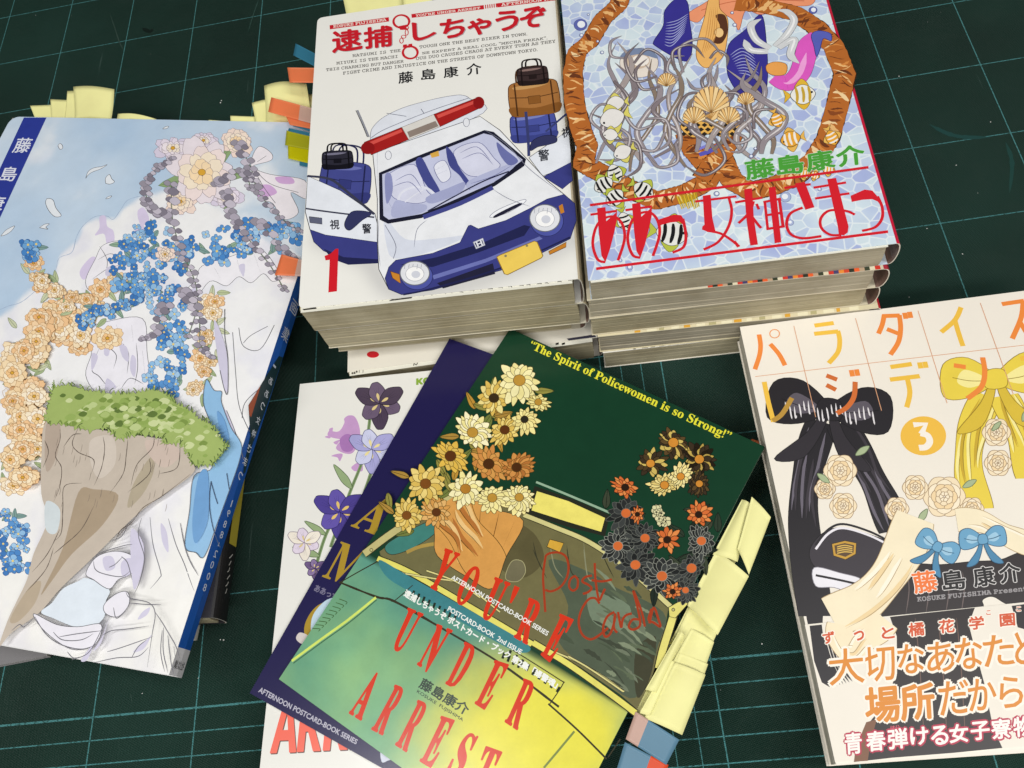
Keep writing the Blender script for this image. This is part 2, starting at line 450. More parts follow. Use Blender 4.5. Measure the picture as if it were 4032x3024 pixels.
def box_q(f, x0, y0, x1, y1, sl=0.0, lean=0.0):
    """upright box in a crop, its baseline rising by sl per unit to the right, its top leaning"""
    dy = sl * (x1 - x0); dx = lean * (y1 - y0)
    return f((x0, y0 + dy / 2), (x1, y0 - dy / 2), (x1 + dx, y1 - dy / 2), (x0 + dx, y1 + dy / 2))

# value noise for washes
_G = rng.random((64, 64))
def vnoise(x, y):
    xi = np.floor(x).astype(int); yi = np.floor(y).astype(int); fx = x - xi; fy = y - yi
    fx = fx * fx * (3 - 2 * fx); fy = fy * fy * (3 - 2 * fy)
    g = lambda i, j: _G[i % 64, j % 64]
    return (g(xi, yi) * (1 - fx) + g(xi + 1, yi) * fx) * (1 - fy) + (g(xi, yi + 1) * (1 - fx) + g(xi + 1, yi + 1) * fx) * fy
def fbm(x, y, o=4):
    r = 0; a = .5
    for i in range(o): r = r + a * vnoise(x * 2 ** i + 7.3 * i, y * 2 ** i + 3.1 * i); a *= .5
    return r / (1 - .5 ** o)
def sstep(a, b, x):
    t = np.clip((x - a) / (b - a), 0, 1); return t * t * (3 - 2 * t)

# ---------------------------------------------------------------- books
class Book:
    def __init__(s, name, label, cat, quad, zt, th, cover=(232, 229, 220), spine=(225, 222, 212), back=None,
                 page=M_PAGE, mat=M_PRINT, smat=None, slabs=12, jit=0.22, grid=(6, 8), colfun=None, bulge=2.2,
                 group=None, foot=0.0, corner=0.0, gap=2.6, flyleaf=None, fore=0.0, cover_t=0.35):
        TL, TR, BR, BL = [np.array(p[:2], float) for p in quad]
        s.q = (TL, TR, BR, BL); s.zt = zt; s.zb = zt - th; s.th = th; s.name = name
        c = (TL + TR + BR + BL) / 4
        s.root = thing(name, label, cat, (c[0], c[1], s.zb), group)
        W = (np.linalg.norm(TR - TL) + np.linalg.norm(BR - BL)) / 2; H = np.linalg.norm(BL - TL)
        s.W, s.H = W, H
        e1 = (TR - TL) / np.linalg.norm(TR - TL); dn = (BL - TL) / np.linalg.norm(BL - TL); s.e1 = e1; s.dn = dn
        # front cover sheet
        nu, nv = grid; U, Vv = np.meshgrid(np.linspace(0, 1, nu + 1), np.linspace(0, 1, nv + 1))
        u = U.ravel(); v = Vv.ravel()
        if corner > 0:
            um, vm = u * W, v * H
            for (cu, cv) in ((0, 0), (0, 1)):
                dx = um if cu == 0 else W - um; dy = vm if cv == 0 else H - vm
                ins = (dx < corner) & (dy < corner)
                ax, ay = corner - dx[ins], corner - dy[ins]; m_ = np.maximum(ax, ay); r_ = np.hypot(ax, ay); r_[r_ == 0] = 1
                k = m_ / r_; nx, ny = corner - ax * k, corner - ay * k
                um[ins] = nx if cu == 0 else W - nx; vm[ins] = ny if cv == 0 else H - ny
            u, v = um / W, vm / H
        P = s.at(u, v); top = np.column_stack([P, np.full(len(P), zt)])
        F = [(j * (nu + 1) + i, (j + 1) * (nu + 1) + i, (j + 1) * (nu + 1) + i + 1, j * (nu + 1) + i + 1) for j in range(nv) for i in range(nu)]
        ring = [i for i in range(nu + 1)] + [j * (nu + 1) + nu for j in range(1, nv + 1)] + [nv * (nu + 1) + i for i in range(nu - 1, -1, -1)] + [j * (nu + 1) for j in range(nv - 1, 0, -1)]
        k0 = len(top); low = top[ring] - np.array([0, 0, cover_t]); V = np.vstack([top, low]); R = len(ring)
        F += [(ring[i], ring[(i + 1) % R], k0 + (i + 1) % R, k0 + i) for i in range(R)]
        base = lin(cover)
        cols = np.tile(base, (len(V), 1))
        if colfun is not None: cols[:k0] = colfun(pj(top), top, u, v)
        edge = np.minimum(lin((226, 222, 210)), 1); cols[k0:] = edge
        s.cover = mesh_obj('front_cover', V, F, mat, s.root, cols)
        # spine: the cover wraps round the back of the pages
        na = 9; prof = []
        for i in range(na + 1):
            a = math.pi * i / na
            prof.append((bulge * math.sin(a) ** 0.7 if 0 < i < na else 0.0, zt - 0.02 - (th - 0.04) * (1 - math.cos(a)) / 2))
        V = []; 
        for (t_, ) in ((0,), (1,)):
            for thk in (0, 1):
                for (bx, z) in prof:
                    b = TR if t_ == 0 else BR
                    xy = b + e1 * (bx - thk * 0.4 * (1 if bx > 0.4 else 0.2)); zz = z + (thk * 0.33 if z < s.zb + th / 2 else -thk * 0.33)
                    V.append((xy[0], xy[1], zz))
        m_ = na + 1; F = []
        for i in range(na):
            F.append((i, i + 1, 2 * m_ + i + 1, 2 * m_ + i)); F.append((m_ + i + 1, m_ + i, 3 * m_ + i, 3 * m_ + i + 1))
            F.append((i, m_ + i, m_ + i + 1, i + 1)); F.append((2 * m_ + i + 1, 3 * m_ + i + 1, 3 * m_ + i, 2 * m_ + i))
        scol = np.tile(lin(spine), (len(F), 1)); scol[2::4] = edge; scol[3::4] = edge; scol[1::4] = lin((120, 95, 85))
        if bulge > 0: s.spine = mesh_obj('spine', V, F, smat or mat, s.root, scol, smooth=False)
        # back cover
        bq = np.array([TL, TR, BR, BL]); V = np.vstack([np.column_stack([bq, np.full(4, s.zb + 0.32)]), np.column_stack([bq, np.full(4, s.zb)])])
        F = [(0, 3, 2, 1), (4, 5, 6, 7), (0, 1, 5, 4), (1, 2, 6, 5), (2, 3, 7, 6), (3, 0, 4, 7)]
        mesh_obj('back_cover', V, F, mat, s.root, np.tile(lin(back or cover), (6, 1)))
        # pages: thin uneven bundles
        V = []; F = []; zs = np.linspace(s.zb + 0.33, zt - cover_t - 0.01, slabs + 1)
        g = (gap if bulge > 0 or gap > 5 else 0.3) / W
        ph = rng.random() * 6
        for i in range(slabs):
            r4 = (rng.random(4) - 0.5) * jit / 1.0
            tt = (i + .5) / slabs
            sk = 0.5 * math.sin(tt * 3.0 + ph) * jit
            u0 = (0.5 + abs(r4[0]) + max(0, sk) - fore) / W; u1 = 1 - g - (0.6 * (2 * tt - 1) ** 2) / W
            v0 = (0.8 + r4[1]) / H; v1 = 1 - (0.45 + r4[2] + 0.3 * max(0, -sk) - foot) / H
            k = len(V)
            for z in (zs[i] + 0.0, zs[i + 1] - 0.004):
                pp = s.at(np.array([u0, u1, u1, u0]), np.array([v0, v0, v1, v1]))
                V += [(x, y, z) for x, y in pp]
            F += [tuple(k + j for j in f) for f in ((3, 2, 1, 0), (4, 5, 6, 7), (0, 1, 5, 4), (1, 2, 6, 5), (2, 3, 7, 6), (3, 0, 4, 7))]
        s.pages = mesh_obj('page_block', V, F, page, s.root)
        s.plane = Plane((c[0], c[1], zt), (e1[0], e1[1], 0), (-dn[0], -dn[1], 0), (0, 0, 1))
        if flyleaf: # sheet under the cover that sticks out at the foot
            ex = flyleaf
            a = s.at(np.array([0.008, 1 - g, 1 - g, 0.008]), np.array([.9, .9, 1 + ex / H, 1 + (ex * 1.15) / H])); zf = zt - cover_t + 0.03
            V = [(x, y, zf) for x, y in a] + [(x, y, zf - 0.25) for x, y in a]
            F = [(0, 3, 2, 1), (4, 5, 6, 7), (0, 1, 5, 4), (1, 2, 6, 5), (2, 3, 7, 6), (3, 0, 4, 7)]
            s.fly = mesh_obj('flyleaf', V, F, M_PRINT, s.root, np.tile(lin((226, 224, 210)), (6, 1)))
    def at(s, u, v):
        TL, TR, BR, BL = s.q; u = np.asarray(u)[:, None]; v = np.asarray(v)[:, None]
        return (1 - v) * ((1 - u) * TL + u * TR) + v * ((1 - u) * BL + u * BR)

def rect(TL=None, BL=None, e=None, W=0, H=0):
    """corners from the lower left corner, the direction of the foot edge and the size"""
    e = np.array(e[:2], float); e /= np.linalg.norm(e); up = np.array([-e[1], e[0]])
    BL = np.array(BL[:2], float)
    return (BL + up * H, BL + up * H + e * W, BL + e * W, BL)

# ---------------------------------------------------------------- the cutting mat
def build_mat():
    mt, nt, b = mat_new('green_cutting_mat_vinyl', 0.5, 0.26)
    pos = geo_pos(nt)
    sep = node(nt, 'ShaderNodeSeparateXYZ'); nt.links.new(pos, sep.inputs[0])
    X = math_n(nt, 'MULTIPLY_ADD', sep.outputs[0], 1000.0, 350.0)      # mm from the first grid column
    Y = math_n(nt, 'MULTIPLY_ADD', sep.outputs[1], -1000.0, 275.0)
    wob = math_n(nt, 'MULTIPLY', math_n(nt, 'SUBTRACT', noise(nt, pos, 500, 2).outputs[0], 0.5), 0.16)
    def lines(c, period, phase, width):
        d = math_n(nt, 'ABSOLUTE', math_n(nt, 'SUBTRACT', math_n(nt, 'FRACT', math_n(nt, 'MULTIPLY_ADD', c, 1 / period, 0.5 - phase / period)), 0.5))
        return math_n(nt, 'LESS_THAN', math_n(nt, 'ADD', math_n(nt, 'MULTIPLY', d, period), wob), width / 2)
    def rng_(c, a, z): return math_n(nt, 'MULTIPLY', math_n(nt, 'GREATER_THAN', c, a), math_n(nt, 'LESS_THAN', c, z))
    mx = lambda a, c: math_n(nt, 'MAXIMUM', a, c)
    cols = mx(math_n(nt, 'MULTIPLY', lines(X, 50, 0, 0.56), math_n(nt, 'LESS_THAN', X, 402)),
              math_n(nt, 'MULTIPLY', lines(X, 50, 30, 0.56), math_n(nt, 'GREATER_THAN', X, 428)))
    fine_c = math_n(nt, 'MULTIPLY', lines(X, 10, 0, 0.4), rng_(X, 398, 432))
    fine_c = math_n(nt, 'MULTIPLY', fine_c, math_n(nt, 'GREATER_THAN', Y, 300))
    rows = math_n(nt, 'MULTIPLY', lines(Y, 50, 0, 0.56), math_n(nt, 'LESS_THAN', Y, 502))
    thick = math_n(nt, 'MULTIPLY', lines(Y, 50, 0, 0.9), rng_(Y, 495, 505))
    fine_r = math_n(nt, 'MULTIPLY', lines(Y, 10, 0, 0.5), math_n(nt, 'GREATER_THAN', Y, 498))
    ln = mx(mx(mx(cols, rows), mx(fine_c, fine_r)), thick)
    worn = ramp(nt, noise(nt, pos, 700, 3, 0.7).outputs[0], [(0.36, (0.25, 0.25, 0.25)), (0.5, (1, 1, 1))])
    ln = math_n(nt, 'MULTIPLY', ln, worn)
    # embossed weave: a lattice of tiny dimples
    a = math_n(nt, 'MULTIPLY', math_n(nt, 'ADD', X, math_n(nt, 'MULTIPLY', Y, 0.55)), 5.6)
    c = math_n(nt, 'MULTIPLY', math_n(nt, 'SUBTRACT', Y, math_n(nt, 'MULTIPLY', X, 0.55)), 5.6)
    lat = math_n(nt, 'MULTIPLY', math_n(nt, 'SINE', a), math_n(nt, 'SINE', c))
    blot = noise(nt, pos, 7, 4, 0.6).outputs[0]
    base = ramp(nt, blot, [(0.3, lin('#132c24')), (0.5, lin('#17352c')), (0.72, lin('#1d3e35'))])
    base = mixc(nt, ramp(nt, lat, [(0.35, (0, 0, 0)), (0.85, (1, 1, 1))]), base, lin('#081a14'))
    grime = ramp(nt, noise(nt, pos, 22, 5, 0.7).outputs[0], [(0.52, (0, 0, 0)), (0.8, (0.35, 0.35, 0.35))])
    base = mixc(nt, grime, base, lin('#2e3f38'))
    scr = node(nt, 'ShaderNodeMapping'); scr.inputs['Scale'].default_value = (260, 9, 1); scr.inputs['Rotation'].default_value = (0, 0, 0.25)
    nt.links.new(pos, scr.inputs['Vector'])
    sc = ramp(nt, noise(nt, scr.outputs[0], 1, 3, 0.7).outputs[0], [(0.70, (0, 0, 0)), (0.80, (0.3, 0.3, 0.3))])
    base = mixc(nt, sc, base, lin('#6a827c'))
    col = mixc(nt, ln, base, lin('#4d8a8b'))
    nt.links.new(col, b.inputs['Base Color'])
    rg = ramp(nt, noise(nt, pos, 14, 4).outputs[0], [(0.3, (0.42, 0.42, 0.42)), (0.7, (0.6, 0.6, 0.6))])
    nt.links.new(rg, b.inputs['Roughness'])
    bm = node(nt, 'ShaderNodeBump'); bm.inputs['Strength'].default_value = 0.7; bm.inputs['Distance'].default_value = 0.0003
    nt.links.new(math_n(nt, 'MULTIPLY', lat, -1.0), bm.inputs['Height']); nt.links.new(bm.outputs[0], b.inputs['Normal'])
    x0, x1, y0, y1 = -620, 620, -420, 520
    V = [(x0, y0, 0), (x1, y0, 0), (x1, y1, 0), (x0, y1, 0), (x0, y0, -3), (x1, y0, -3), (x1, y1, -3), (x0, y1, -3)]
    F = [(0, 1, 2, 3), (7, 6, 5, 4), (0, 4, 5, 1), (1, 5, 6, 2), (2, 6, 7, 3), (3, 7, 4, 0)]
    o = mesh_obj('cutting_mat', V, F, mt); o['kind'] = 'structure'
    o['label'] = 'dark green cutting mat with pale teal grid lines under all the books'
    # paper crumbs
    mc, nt2, b2 = mat_new('paper_crumb', 0.8); pc = geo_pos(nt2)
    nt2.links.new(ramp(nt2, noise(nt2, pc, 900, 2).outputs[0], [(0.3, (0.6, 0.6, 0.58)), (0.7, (0.85, 0.85, 0.82))]), b2.inputs['Base Color'])
    V = []; F = []
    spots = [(872, 396), (868, 404), (880, 2520), (868, 2518), (3765, 650), (3850, 760), (3790, 1000), (3710, 1210), (3580, 1170), (3000, 2535), (780, 2670), (140, 60), (1160, 300), (3540, 300), (3900, 480), (560, 2730), (3650, 900)] + [(float(rng.random() * 4032), float(rng.random() * 3024)) for _ in range(60)]
    for i, q in enumerate(spots):
        P = bp(q, 0.0); r = 0.35 + 0.5 * random.random() if i < 5 else (0.2 + 0.2 * random.random() if i < 17 else 0.07 + 0.12 * random.random()); k = len(V); a0 = random.random() * 6
        for j in range(5):
            a = a0 + j * 1.257; rr = r * (0.6 + 0.6 * random.random()); V.append((P[0] + rr * math.cos(a), P[1] + rr * math.sin(a), 0.02))
        V.append((P[0], P[1], 0.02 + r * 0.7)); F += [(k + j, k + (j + 1) % 5, k + 5) for j in range(5)]
    cr = mesh_obj('paper_crumbs', V, F, mc); cr['kind'] = 'stuff'; cr['label'] = 'tiny white paper crumbs scattered on the green mat'; cr['category'] = 'crumbs'
build_mat()
def cut_marks():
    mp = Plane((0, 0, 0), (1, 0, 0), (0, 1, 0), (0, 0, 1), base=.01); t = Art(mp)
    for pts, w_, c in ((((432, 52), (452, 110), (470, 165), (488, 200)), .7, '#33463f'), (((1018, 0), (1000, 50), (975, 130)), .5, '#35504a'), (((1105, 190), (1110, 245)), .3, '#3c5a52'), (((3660, 490), (3730, 525), (3800, 540), (3900, 540)), 2.6, '#1d4340'), (((3960, 560), (3985, 640), (3975, 760)), 2.0, '#1b403b'), (((515, 2735), (520, 2765)), .6, '#5a6d66'), (((450, 2745), (452, 2790)), .4, '#40554c'), (((560, 110), (590, 125), (600, 112)), 3.2, '#0f1d18'), (((470, 2900), (462, 2990)), .35, '#40554c'), (((880, 2620), (900, 2680)), .25, '#40554c'), (((3400, 200), (3440, 260)), .25, '#3c5a52'), (((3700, 1060), (3790, 1090)), .25, '#3c5a52'), (((60, 320), (120, 345)), .25, '#3c5a52')):
        t.stroke(pts, w_, c, taper=(.1, .05), jitter=.5)
    mm = bpy.data.objects['cutting_mat']; o = t.build('cut_marks', M_PRINT, mm); o['kind'] = 'stuff'
cut_marks()

INK = '#2b2a2c'
PX = lambda *p: list(p)

# ================================================================ stack by the art book (white volume with the patrol car on top)
def q_px(h, TL, TR, BR, BL): return [bp(p, h) for p in (TL, TR, BR, BL)]
def left_stack():
    h = 71.5
    TL = bp((1250, 71), h); BL = bp((1175, 1216), h); BR = bp((2276, 1098), h); R0 = bp((2185, 0), h)
    up = (R0 - BR); up = up / np.linalg.norm(up[:2]); TR = BR + up * np.linalg.norm((TL - BL)[:2])
    def tone(px, P, u, v):     # grey airbrush tone printed round the car
        x = (px[:, 0] - 1100) / .6027; y = px[:, 1] / .6027
        poly = crm(np.array([(280, 1560), (560, 1700), (720, 1880), (1000, 1900), (1500, 1760), (1930, 1560)], float), False, 12)
        d = np.min(np.hypot(x[:, None] - poly[None, :, 0], (y[:, None] - poly[None, :, 1])), axis=1)
        k = np.exp(-(d / 85) ** 2) * .33
        return lin((236, 235, 229))[None] * (1 - k)[:, None] + lin((120, 120, 132))[None] * k[:, None]
    bk = Book('comic_volume', 'white comic volume with red title and white patrol car, topmost of the left stack', 'book', (TL, TR, BR, BL), h, 19.3,
              cover=(236, 235, 229), spine=(205, 192, 165), mat=M_GLOSS, corner=3.0, flyleaf=1.7, foot=1.2, grid=(70, 100), colfun=tone, group='comic volumes stacked in two piles', bulge=1.8)
    pl = bk.plane
    art = Art(pl)
    # --- patrol car picture: a plain small car seen from above the bonnet
    W_, NV, NV2, BL_ = '#e9ebef', '#3b3f82', '#23264f', '#6d74b4'
    # kit bags set down beside the open doors
    bag(art, A4, (430, 1190), 330, 270, .10, ('#444a8e', '#353a78', '#6d74b4', NV2)); bag(art, A4, (380, 1045), 200, 120, -.05, ('#2b2a36', '#15141c', '#77758a', '#0f0e14'))
    bag(art, A4, (1660, 830), 300, 190, -.12, ('#4b55a2', '#3c4488', '#7c84c0', NV2), False); bag(art, A4, (1665, 640), 330, 230, -.12, ('#a8713c', '#8a5828', '#c89a60', '#4f3018')); bag(art, A4, (1655, 495), 200, 120, -.1, ('#3a2c2c', '#251b1b', '#8c726c', '#1c1414'))
    # doors
    art.poly(A4((170, 1385), (185, 1150), (400, 1245), (625, 1400), (650, 1500), (655, 1590), (300, 1560), (200, 1500)), '#e4e8f0', smooth=False, line=INK, lw=.35)
    art.poly(A4((200, 1500), (300, 1535), (655, 1585), (655, 1700), (420, 1690), (290, 1640), (225, 1580)), NV, smooth=False, line=NV2)
    art.poly(A4((290, 1625), (420, 1680), (655, 1695), (655, 1720), (450, 1730), (340, 1690)), NV2, smooth=False)
    art.stroke(A4((182, 1150), (330, 1170), (440, 1250), (620, 1400)), 1.3, '#3a3c50', n=4)
    art.stroke(A4((170, 1362), (330, 1385), (620, 1420)), .9, '#3a3c50')
    art.poly(A4((195, 1415), (278, 1425), (280, 1465), (200, 1455)), '#5f637a', smooth=False, line=INK)
    art.poly(A4((425, 1465), (470, 1385), (560, 1380), (600, 1400), (540, 1440), (460, 1505)), '#34375f', line='#15162e')
    art.poly(A4((1630, 1030), (1760, 940), (1890, 850), (1905, 1000), (1905, 1080), (1720, 1150)), '#e4e8f0', smooth=False, line=INK, lw=.3)
    art.poly(A4((1725, 1155), (1905, 1060), (1915, 1180), (1850, 1235)), NV, smooth=False, line=NV2)
    art.stroke(A4((1610, 730), (1625, 900), (1630, 1020)), 1.4, '#3a4070')
    art.stroke(A4((1880, 740), (1740, 860)), 1.1, '#3a4070')
    art.poly(A4((1640, 985), (1650, 925), (1720, 888), (1800, 888), (1812, 925), (1760, 945), (1690, 960)), '#34375f', line='#15162e')
    # body
    art.poly(A4((595, 880), (620, 820), (690, 760), (820, 700), (1000, 650), (1130, 625), (1195, 622), (1245, 645), (1330, 740), (700, 1000), (610, 990)), '#dfe3ec', line='#6a6d80')
    art.poly(A4((610, 1000), (1310, 760), (1440, 850), (1600, 1020), (1750, 1180), (1860, 1270), (1930, 1330), (1940, 1440), (1900, 1560), (1700, 1660), (1450, 1765), (1000, 1895), (800, 1925), (715, 1890), (650, 1760), (640, 1600), (640, 1300)), W_, smooth=False, line=INK, lw=.35)
    art.poly(A4((690, 1420), (700, 1600), (760, 1690), (1000, 1640), (1230, 1540), (1020, 1560), (820, 1560)), '#d6dbe8')
    art.poly(A4((715, 1745), (760, 1700), (1000, 1655), (1180, 1585), (1235, 1475), (1250, 1470), (1300, 1495), (1480, 1440), (1640, 1360), (1750, 1300), (1860, 1270), (1930, 1330), (1940, 1440), (1900, 1560), (1700, 1660), (1450, 1765), (1000, 1895), (800, 1925), (715, 1890), (690, 1820)), NV, smooth=False, line=NV2)
    art.poly(A4((790, 1730), (1030, 1680), (1320, 1590), (1600, 1470), (1640, 1480), (1600, 1540), (1300, 1650), (1000, 1745)), NV2, smooth=False)
    art.poly(A4((1000, 1800), (1350, 1690), (1700, 1545), (1720, 1560), (1350, 1715), (1010, 1825)), BL_, smooth=False)
    art.poly(A4((1030, 1850), (1395, 1720), (1410, 1790), (1070, 1885)), '#24243c', smooth=False)
    art.stroke(A4((810, 1925), (1000, 1885), (1450, 1750), (1900, 1550)), .9, NV2)
    art.stroke(A4((690, 1470), (760, 1600), (745, 1690)), .3, '#6a6d80')
    # windscreen
    art.poly(A4((650, 1130), (900, 1020), (1340, 850), (1400, 862), (1612, 1040), (1600, 1085), (1410, 1215), (1100, 1350), (930, 1425), (710, 1462), (655, 1435)), '#1d1e30', smooth=False)
    art.poly(A4((672, 1140), (1000, 1005), (1335, 872), (1390, 885), (1590, 1045), (1400, 1192), (1100, 1325), (930, 1398), (715, 1435), (680, 1410)), '#c4c8e2', smooth=False)
    art.poly(A4((700, 1150), (880, 1075), (960, 1240), (1000, 1290), (900, 1330), (760, 1300), (720, 1240)), '#d5d7ea', line='#5b5f94')
    art.poly(A4((1140, 990), (1300, 930), (1400, 1030), (1440, 1090), (1320, 1150), (1210, 1130)), '#d5d7ea', line='#5b5f94')
    art.poly(A4((1090, 960), (1140, 1010), (1180, 1100), (1250, 1200), (1240, 1240), (1180, 1150), (1110, 1080)), '#454b8c')
    art.poly(A4((890, 1060), (930, 1030), (990, 1140), (1050, 1250), (1010, 1260), (940, 1180)), '#454b8c')
    art.poly(A4((1010, 1090), (1080, 1050), (1120, 1150), (1060, 1190)), '#e4e6f2', line='#5b5f94')
    art.poly(A4((985, 1005), (1040, 985), (1045, 1020), (995, 1032)), '#d9a94c', smooth=False)
    art.stroke(A4((770, 1370), (790, 1270), (870, 1225), (960, 1230), (1020, 1275)), 1.3, '#dfe1ee'); art.stroke(A4((790, 1350), (860, 1290), (940, 1240)), .8, '#dfe1ee')
    art.poly(A4((1240, 1180), (1480, 1080), (1540, 1085), (1400, 1190), (1250, 1240)), '#b3b8d8')
    art.stroke(A4((940, 1420), (1180, 1330), (1395, 1225)), 2.6, '#43488c', n=3); art.stroke(A4((970, 1380), (1300, 1200), (1500, 1120)), .8, '#2a2c48')
    art.poly(A4((1375, 1420), (1430, 1370), (1590, 1305), (1600, 1325), (1480, 1395)), '#f1f3f8', line='#7a7d90'); art.poly(A4((1410, 1405), (1560, 1330), (1575, 1342), (1420, 1420)), '#222236')
    for pts in (((760, 1180), (860, 1140), (930, 1230)), ((740, 1220), (850, 1190), (930, 1270)), ((1180, 1000), (1290, 960), (1380, 1050)), ((1190, 1040), (1310, 1000), (1400, 1080)), ((1020, 1110), (1080, 1080)), ((1030, 1140), (1095, 1110)), ((700, 1300), (760, 1400)), ((1450, 960), (1560, 1060)), ((1250, 1200), (1400, 1150), (1520, 1080))): art.stroke(A4(*pts), .3, '#5b5f94', taper=(.3, .1))
    for pts, c in ((((690, 1150), (730, 1140), (740, 1250), (700, 1330)), '#8d92c0'), (((1420, 930), (1480, 980), (1560, 1050), (1500, 1080), (1440, 1010)), '#6a70a8'), (((960, 1290), (1100, 1230), (1210, 1190), (1180, 1260), (1000, 1330)), '#a2a7cc'), (((760, 1310), (850, 1330), (960, 1340), (930, 1390), (740, 1420)), '#aeb3d4')): art.poly(A4(*pts), c)
    for pts in (((1340, 850), (1480, 940), (1640, 1110), (1860, 1275)), ((650, 1440), (645, 1600), (660, 1740)), ((960, 1440), (900, 1500), (880, 1620)), ((1400, 1240), (1500, 1300), (1640, 1350)), ((640, 960), (640, 1300))): art.stroke(A4(*pts), .3, '#7a7d90', taper=(.4, .1))
    for pts in (((700, 740), (830, 760)), ((925, 712), (945, 740)), ((600, 900), (700, 840), (1000, 720), (1240, 640))): art.stroke(A4(*pts), .35, '#6a6d80')
    # light bar
    for (a, b_, c, d, col, hi) in (((555, 930), (800, 832), (845, 912), (600, 1012), '#a5201f', '#d8524a'), ((1008, 748), (1285, 642), (1322, 700), (1050, 828), '#a5201f', '#d8524a')):
        art.poly(A4(a, b_, c, d), col, smooth=False, line='#5c0f10', lw=.4)
        art.poly(A4((a[0] + 20, a[1] + 5), (b_[0] - 4, b_[1] + 12), (b_[0] + 4, b_[1] + 30), (a[0] + 30, a[1] + 25)), hi, smooth=False)
    art.ellipse(A4((578, 968))[0], 27, 24, '#8e1819'); art.ellipse(A4((1303, 672))[0], 22, 24, '#8e1819')
    art.poly(A4((800, 832), (1008, 748), (1050, 828), (845, 912)), '#d9d6d0', smooth=False, line='#77706a')
    art.poly(A4((835, 862), (1020, 790), (1040, 825), (850, 900)), '#8d7f76', smooth=False)
    for q in ((712, 1015), (1222, 800)): art.ellipse(A4(q)[0], 12, 17, '#e6e8ee', line='#6a6d80')
    art.stroke(A4((510, 720), (545, 800), (585, 895)), .9, '#8d8f98'); art.stroke(A4((500, 722), (540, 810), (575, 895)), .35, INK)
    # lamps, plate, badge
    for c, rx, ry in (((885, 1785), 58, 47), ((1735, 1425), 60, 53)):
        p = A4(c)[0]
        art.ellipse((p[0] + 8, p[1] + 12), rx * 1.08, ry * 1.12, '#4f57a4', line=NV2); art.ellipse(p, rx, ry, '#dfe1e6', line='#6c6f78', lw=.5)
        art.ellipse((p[0], p[1] + 3), rx * .62, ry * .6, '#f6f6f6', line='#a9abb4'); art.ellipse((p[0] + 4, p[1] + 5), rx * .3, ry * .3, '#cfd2dc')
        for k in range(6): art.stroke([(p[0] - rx * .7 + k * rx * .28, p[1] - ry * (.35 + .1 * (k % 3))), (p[0] - rx * .66 + k * rx * .28, p[1] - ry * .75)], .25, '#9a9daa')
    art.poly(A5((725, 445), (785, 465), (792, 525), (740, 490)), '#c9842e', smooth=False, line='#5a3510'); art.poly(A5((1760, 315), (1875, 255), (1872, 287), (1765, 337)), '#c47f2c', smooth=False, line='#5a3510')
    art.poly(A5((1825, 20), (1850, 5), (1862, 60), (1838, 70)), '#c47f2c', smooth=False)
    art.poly(A5((1420, 352), (1440, 340), (1665, 248), (1685, 255), (1722, 345), (1712, 358), (1490, 468), (1470, 462)), '#eccb5e', smooth=False, line='#8a6a20', lw=.4)
    for q in ((1478, 345), (1617, 278)): art.ellipse(A5(q)[0], 5, 5, '#8c8264')
    art.poly(A5((1265, 255), (1330, 228), (1345, 275), (1285, 300)), '#d9dbe4', smooth=False, line='#7a7d90')
    art.poly(A5((1275, 260), (1325, 240), (1335, 270), (1290, 290)), NV2, smooth=False); art.text('H', A5((1285, 257), (1318, 244), (1328, 272), (1296, 284)), '#e6e8ee', .15)
    art.build('patrol_car_illustration', M_GLOSSW, bk.root)
    # --- door signs
    t = Art(pl)
    t.text('視', A5((330, 110), (390, 108), (392, 170), (332, 172)), '#2a2c36', .12); t.text('警', A5((540, 138), (598, 133), (600, 195), (545, 200)), '#2a2c36', .12)
    t.build('door_lettering', M_GLOSS, bk.root); t = Art(pl)
    t.text('警', A4((1690, 985), (1760, 972), (1762, 1045), (1698, 1055)), '#2a2c36', .12); t.text('視', A4((1842, 845), (1900, 815), (1905, 880), (1850, 905)), '#2a2c36', .12)
    t.build('door_lettering', M_GLOSS, bk.root)
    # --- title block
    RED = '#c8202c'
    t = Art(pl)
    t.poly(A4((328, 165), (715, 112), (717, 140), (330, 192)), RED, smooth=False); t.poly(A4((862, 92), (1335, 33), (1338, 60), (865, 117)), RED, smooth=False)
    for k in range(6): t.poly(A4((1343 + k * 14, 32 - k * 1.8), (1350 + k * 14, 31 - k * 1.8), (1352 + k * 14, 56 - k * 1.8), (1345 + k * 14, 57 - k * 1.8)), RED, smooth=False)
    t.poly(A4((1420, 22), (1800, -26), (1803, 2), (1423, 49)), RED, smooth=False)
    t.text(typew('KOSUKE FUJISHIMA'), A4((352, 164), (698, 119), (699, 137), (353, 183)), '#f3e9df', .05)
    t.text(typew("YOU'RE UNDER ARREST"), A4((890, 92), (1310, 41), (1311, 59), (891, 110)), '#f3e9df', .05)
    t.text(typew('AFTERNOON KC'), A4((1450, 22), (1785, -19), (1786, -1), (1451, 40)), '#f3e9df', .05)
    for ch, q in (('逮', ((345, 208), (530, 185), (540, 318), (350, 345))), ('捕', ((552, 185), (732, 165), (733, 298), (560, 318))), ('し', ((868, 150), (1015, 172), (1022, 232), (880, 272))),
                  ('ち', ((1050, 135), (1212, 112), (1205, 230), (1062, 255))), ('ゃ', ((1228, 132), (1382, 112), (1375, 212), (1240, 235))), ('う', ((1408, 84), (1556, 62), (1560, 188), (1428, 205))), ('ぞ', ((1572, 62), (1738, 35), (1728, 165), (1582, 190)))):
        t.text(ch, A4(*q), RED, .52, shadow=('#a9a4a8', (.45, -.45)))
    # handcuffs joining the two words
    t.ellipse(A4((797, 140))[0], 31, 25, RED, ring=1.3); t.ellipse(A4((855, 343))[0], 29, 24, RED, ring=1.3)
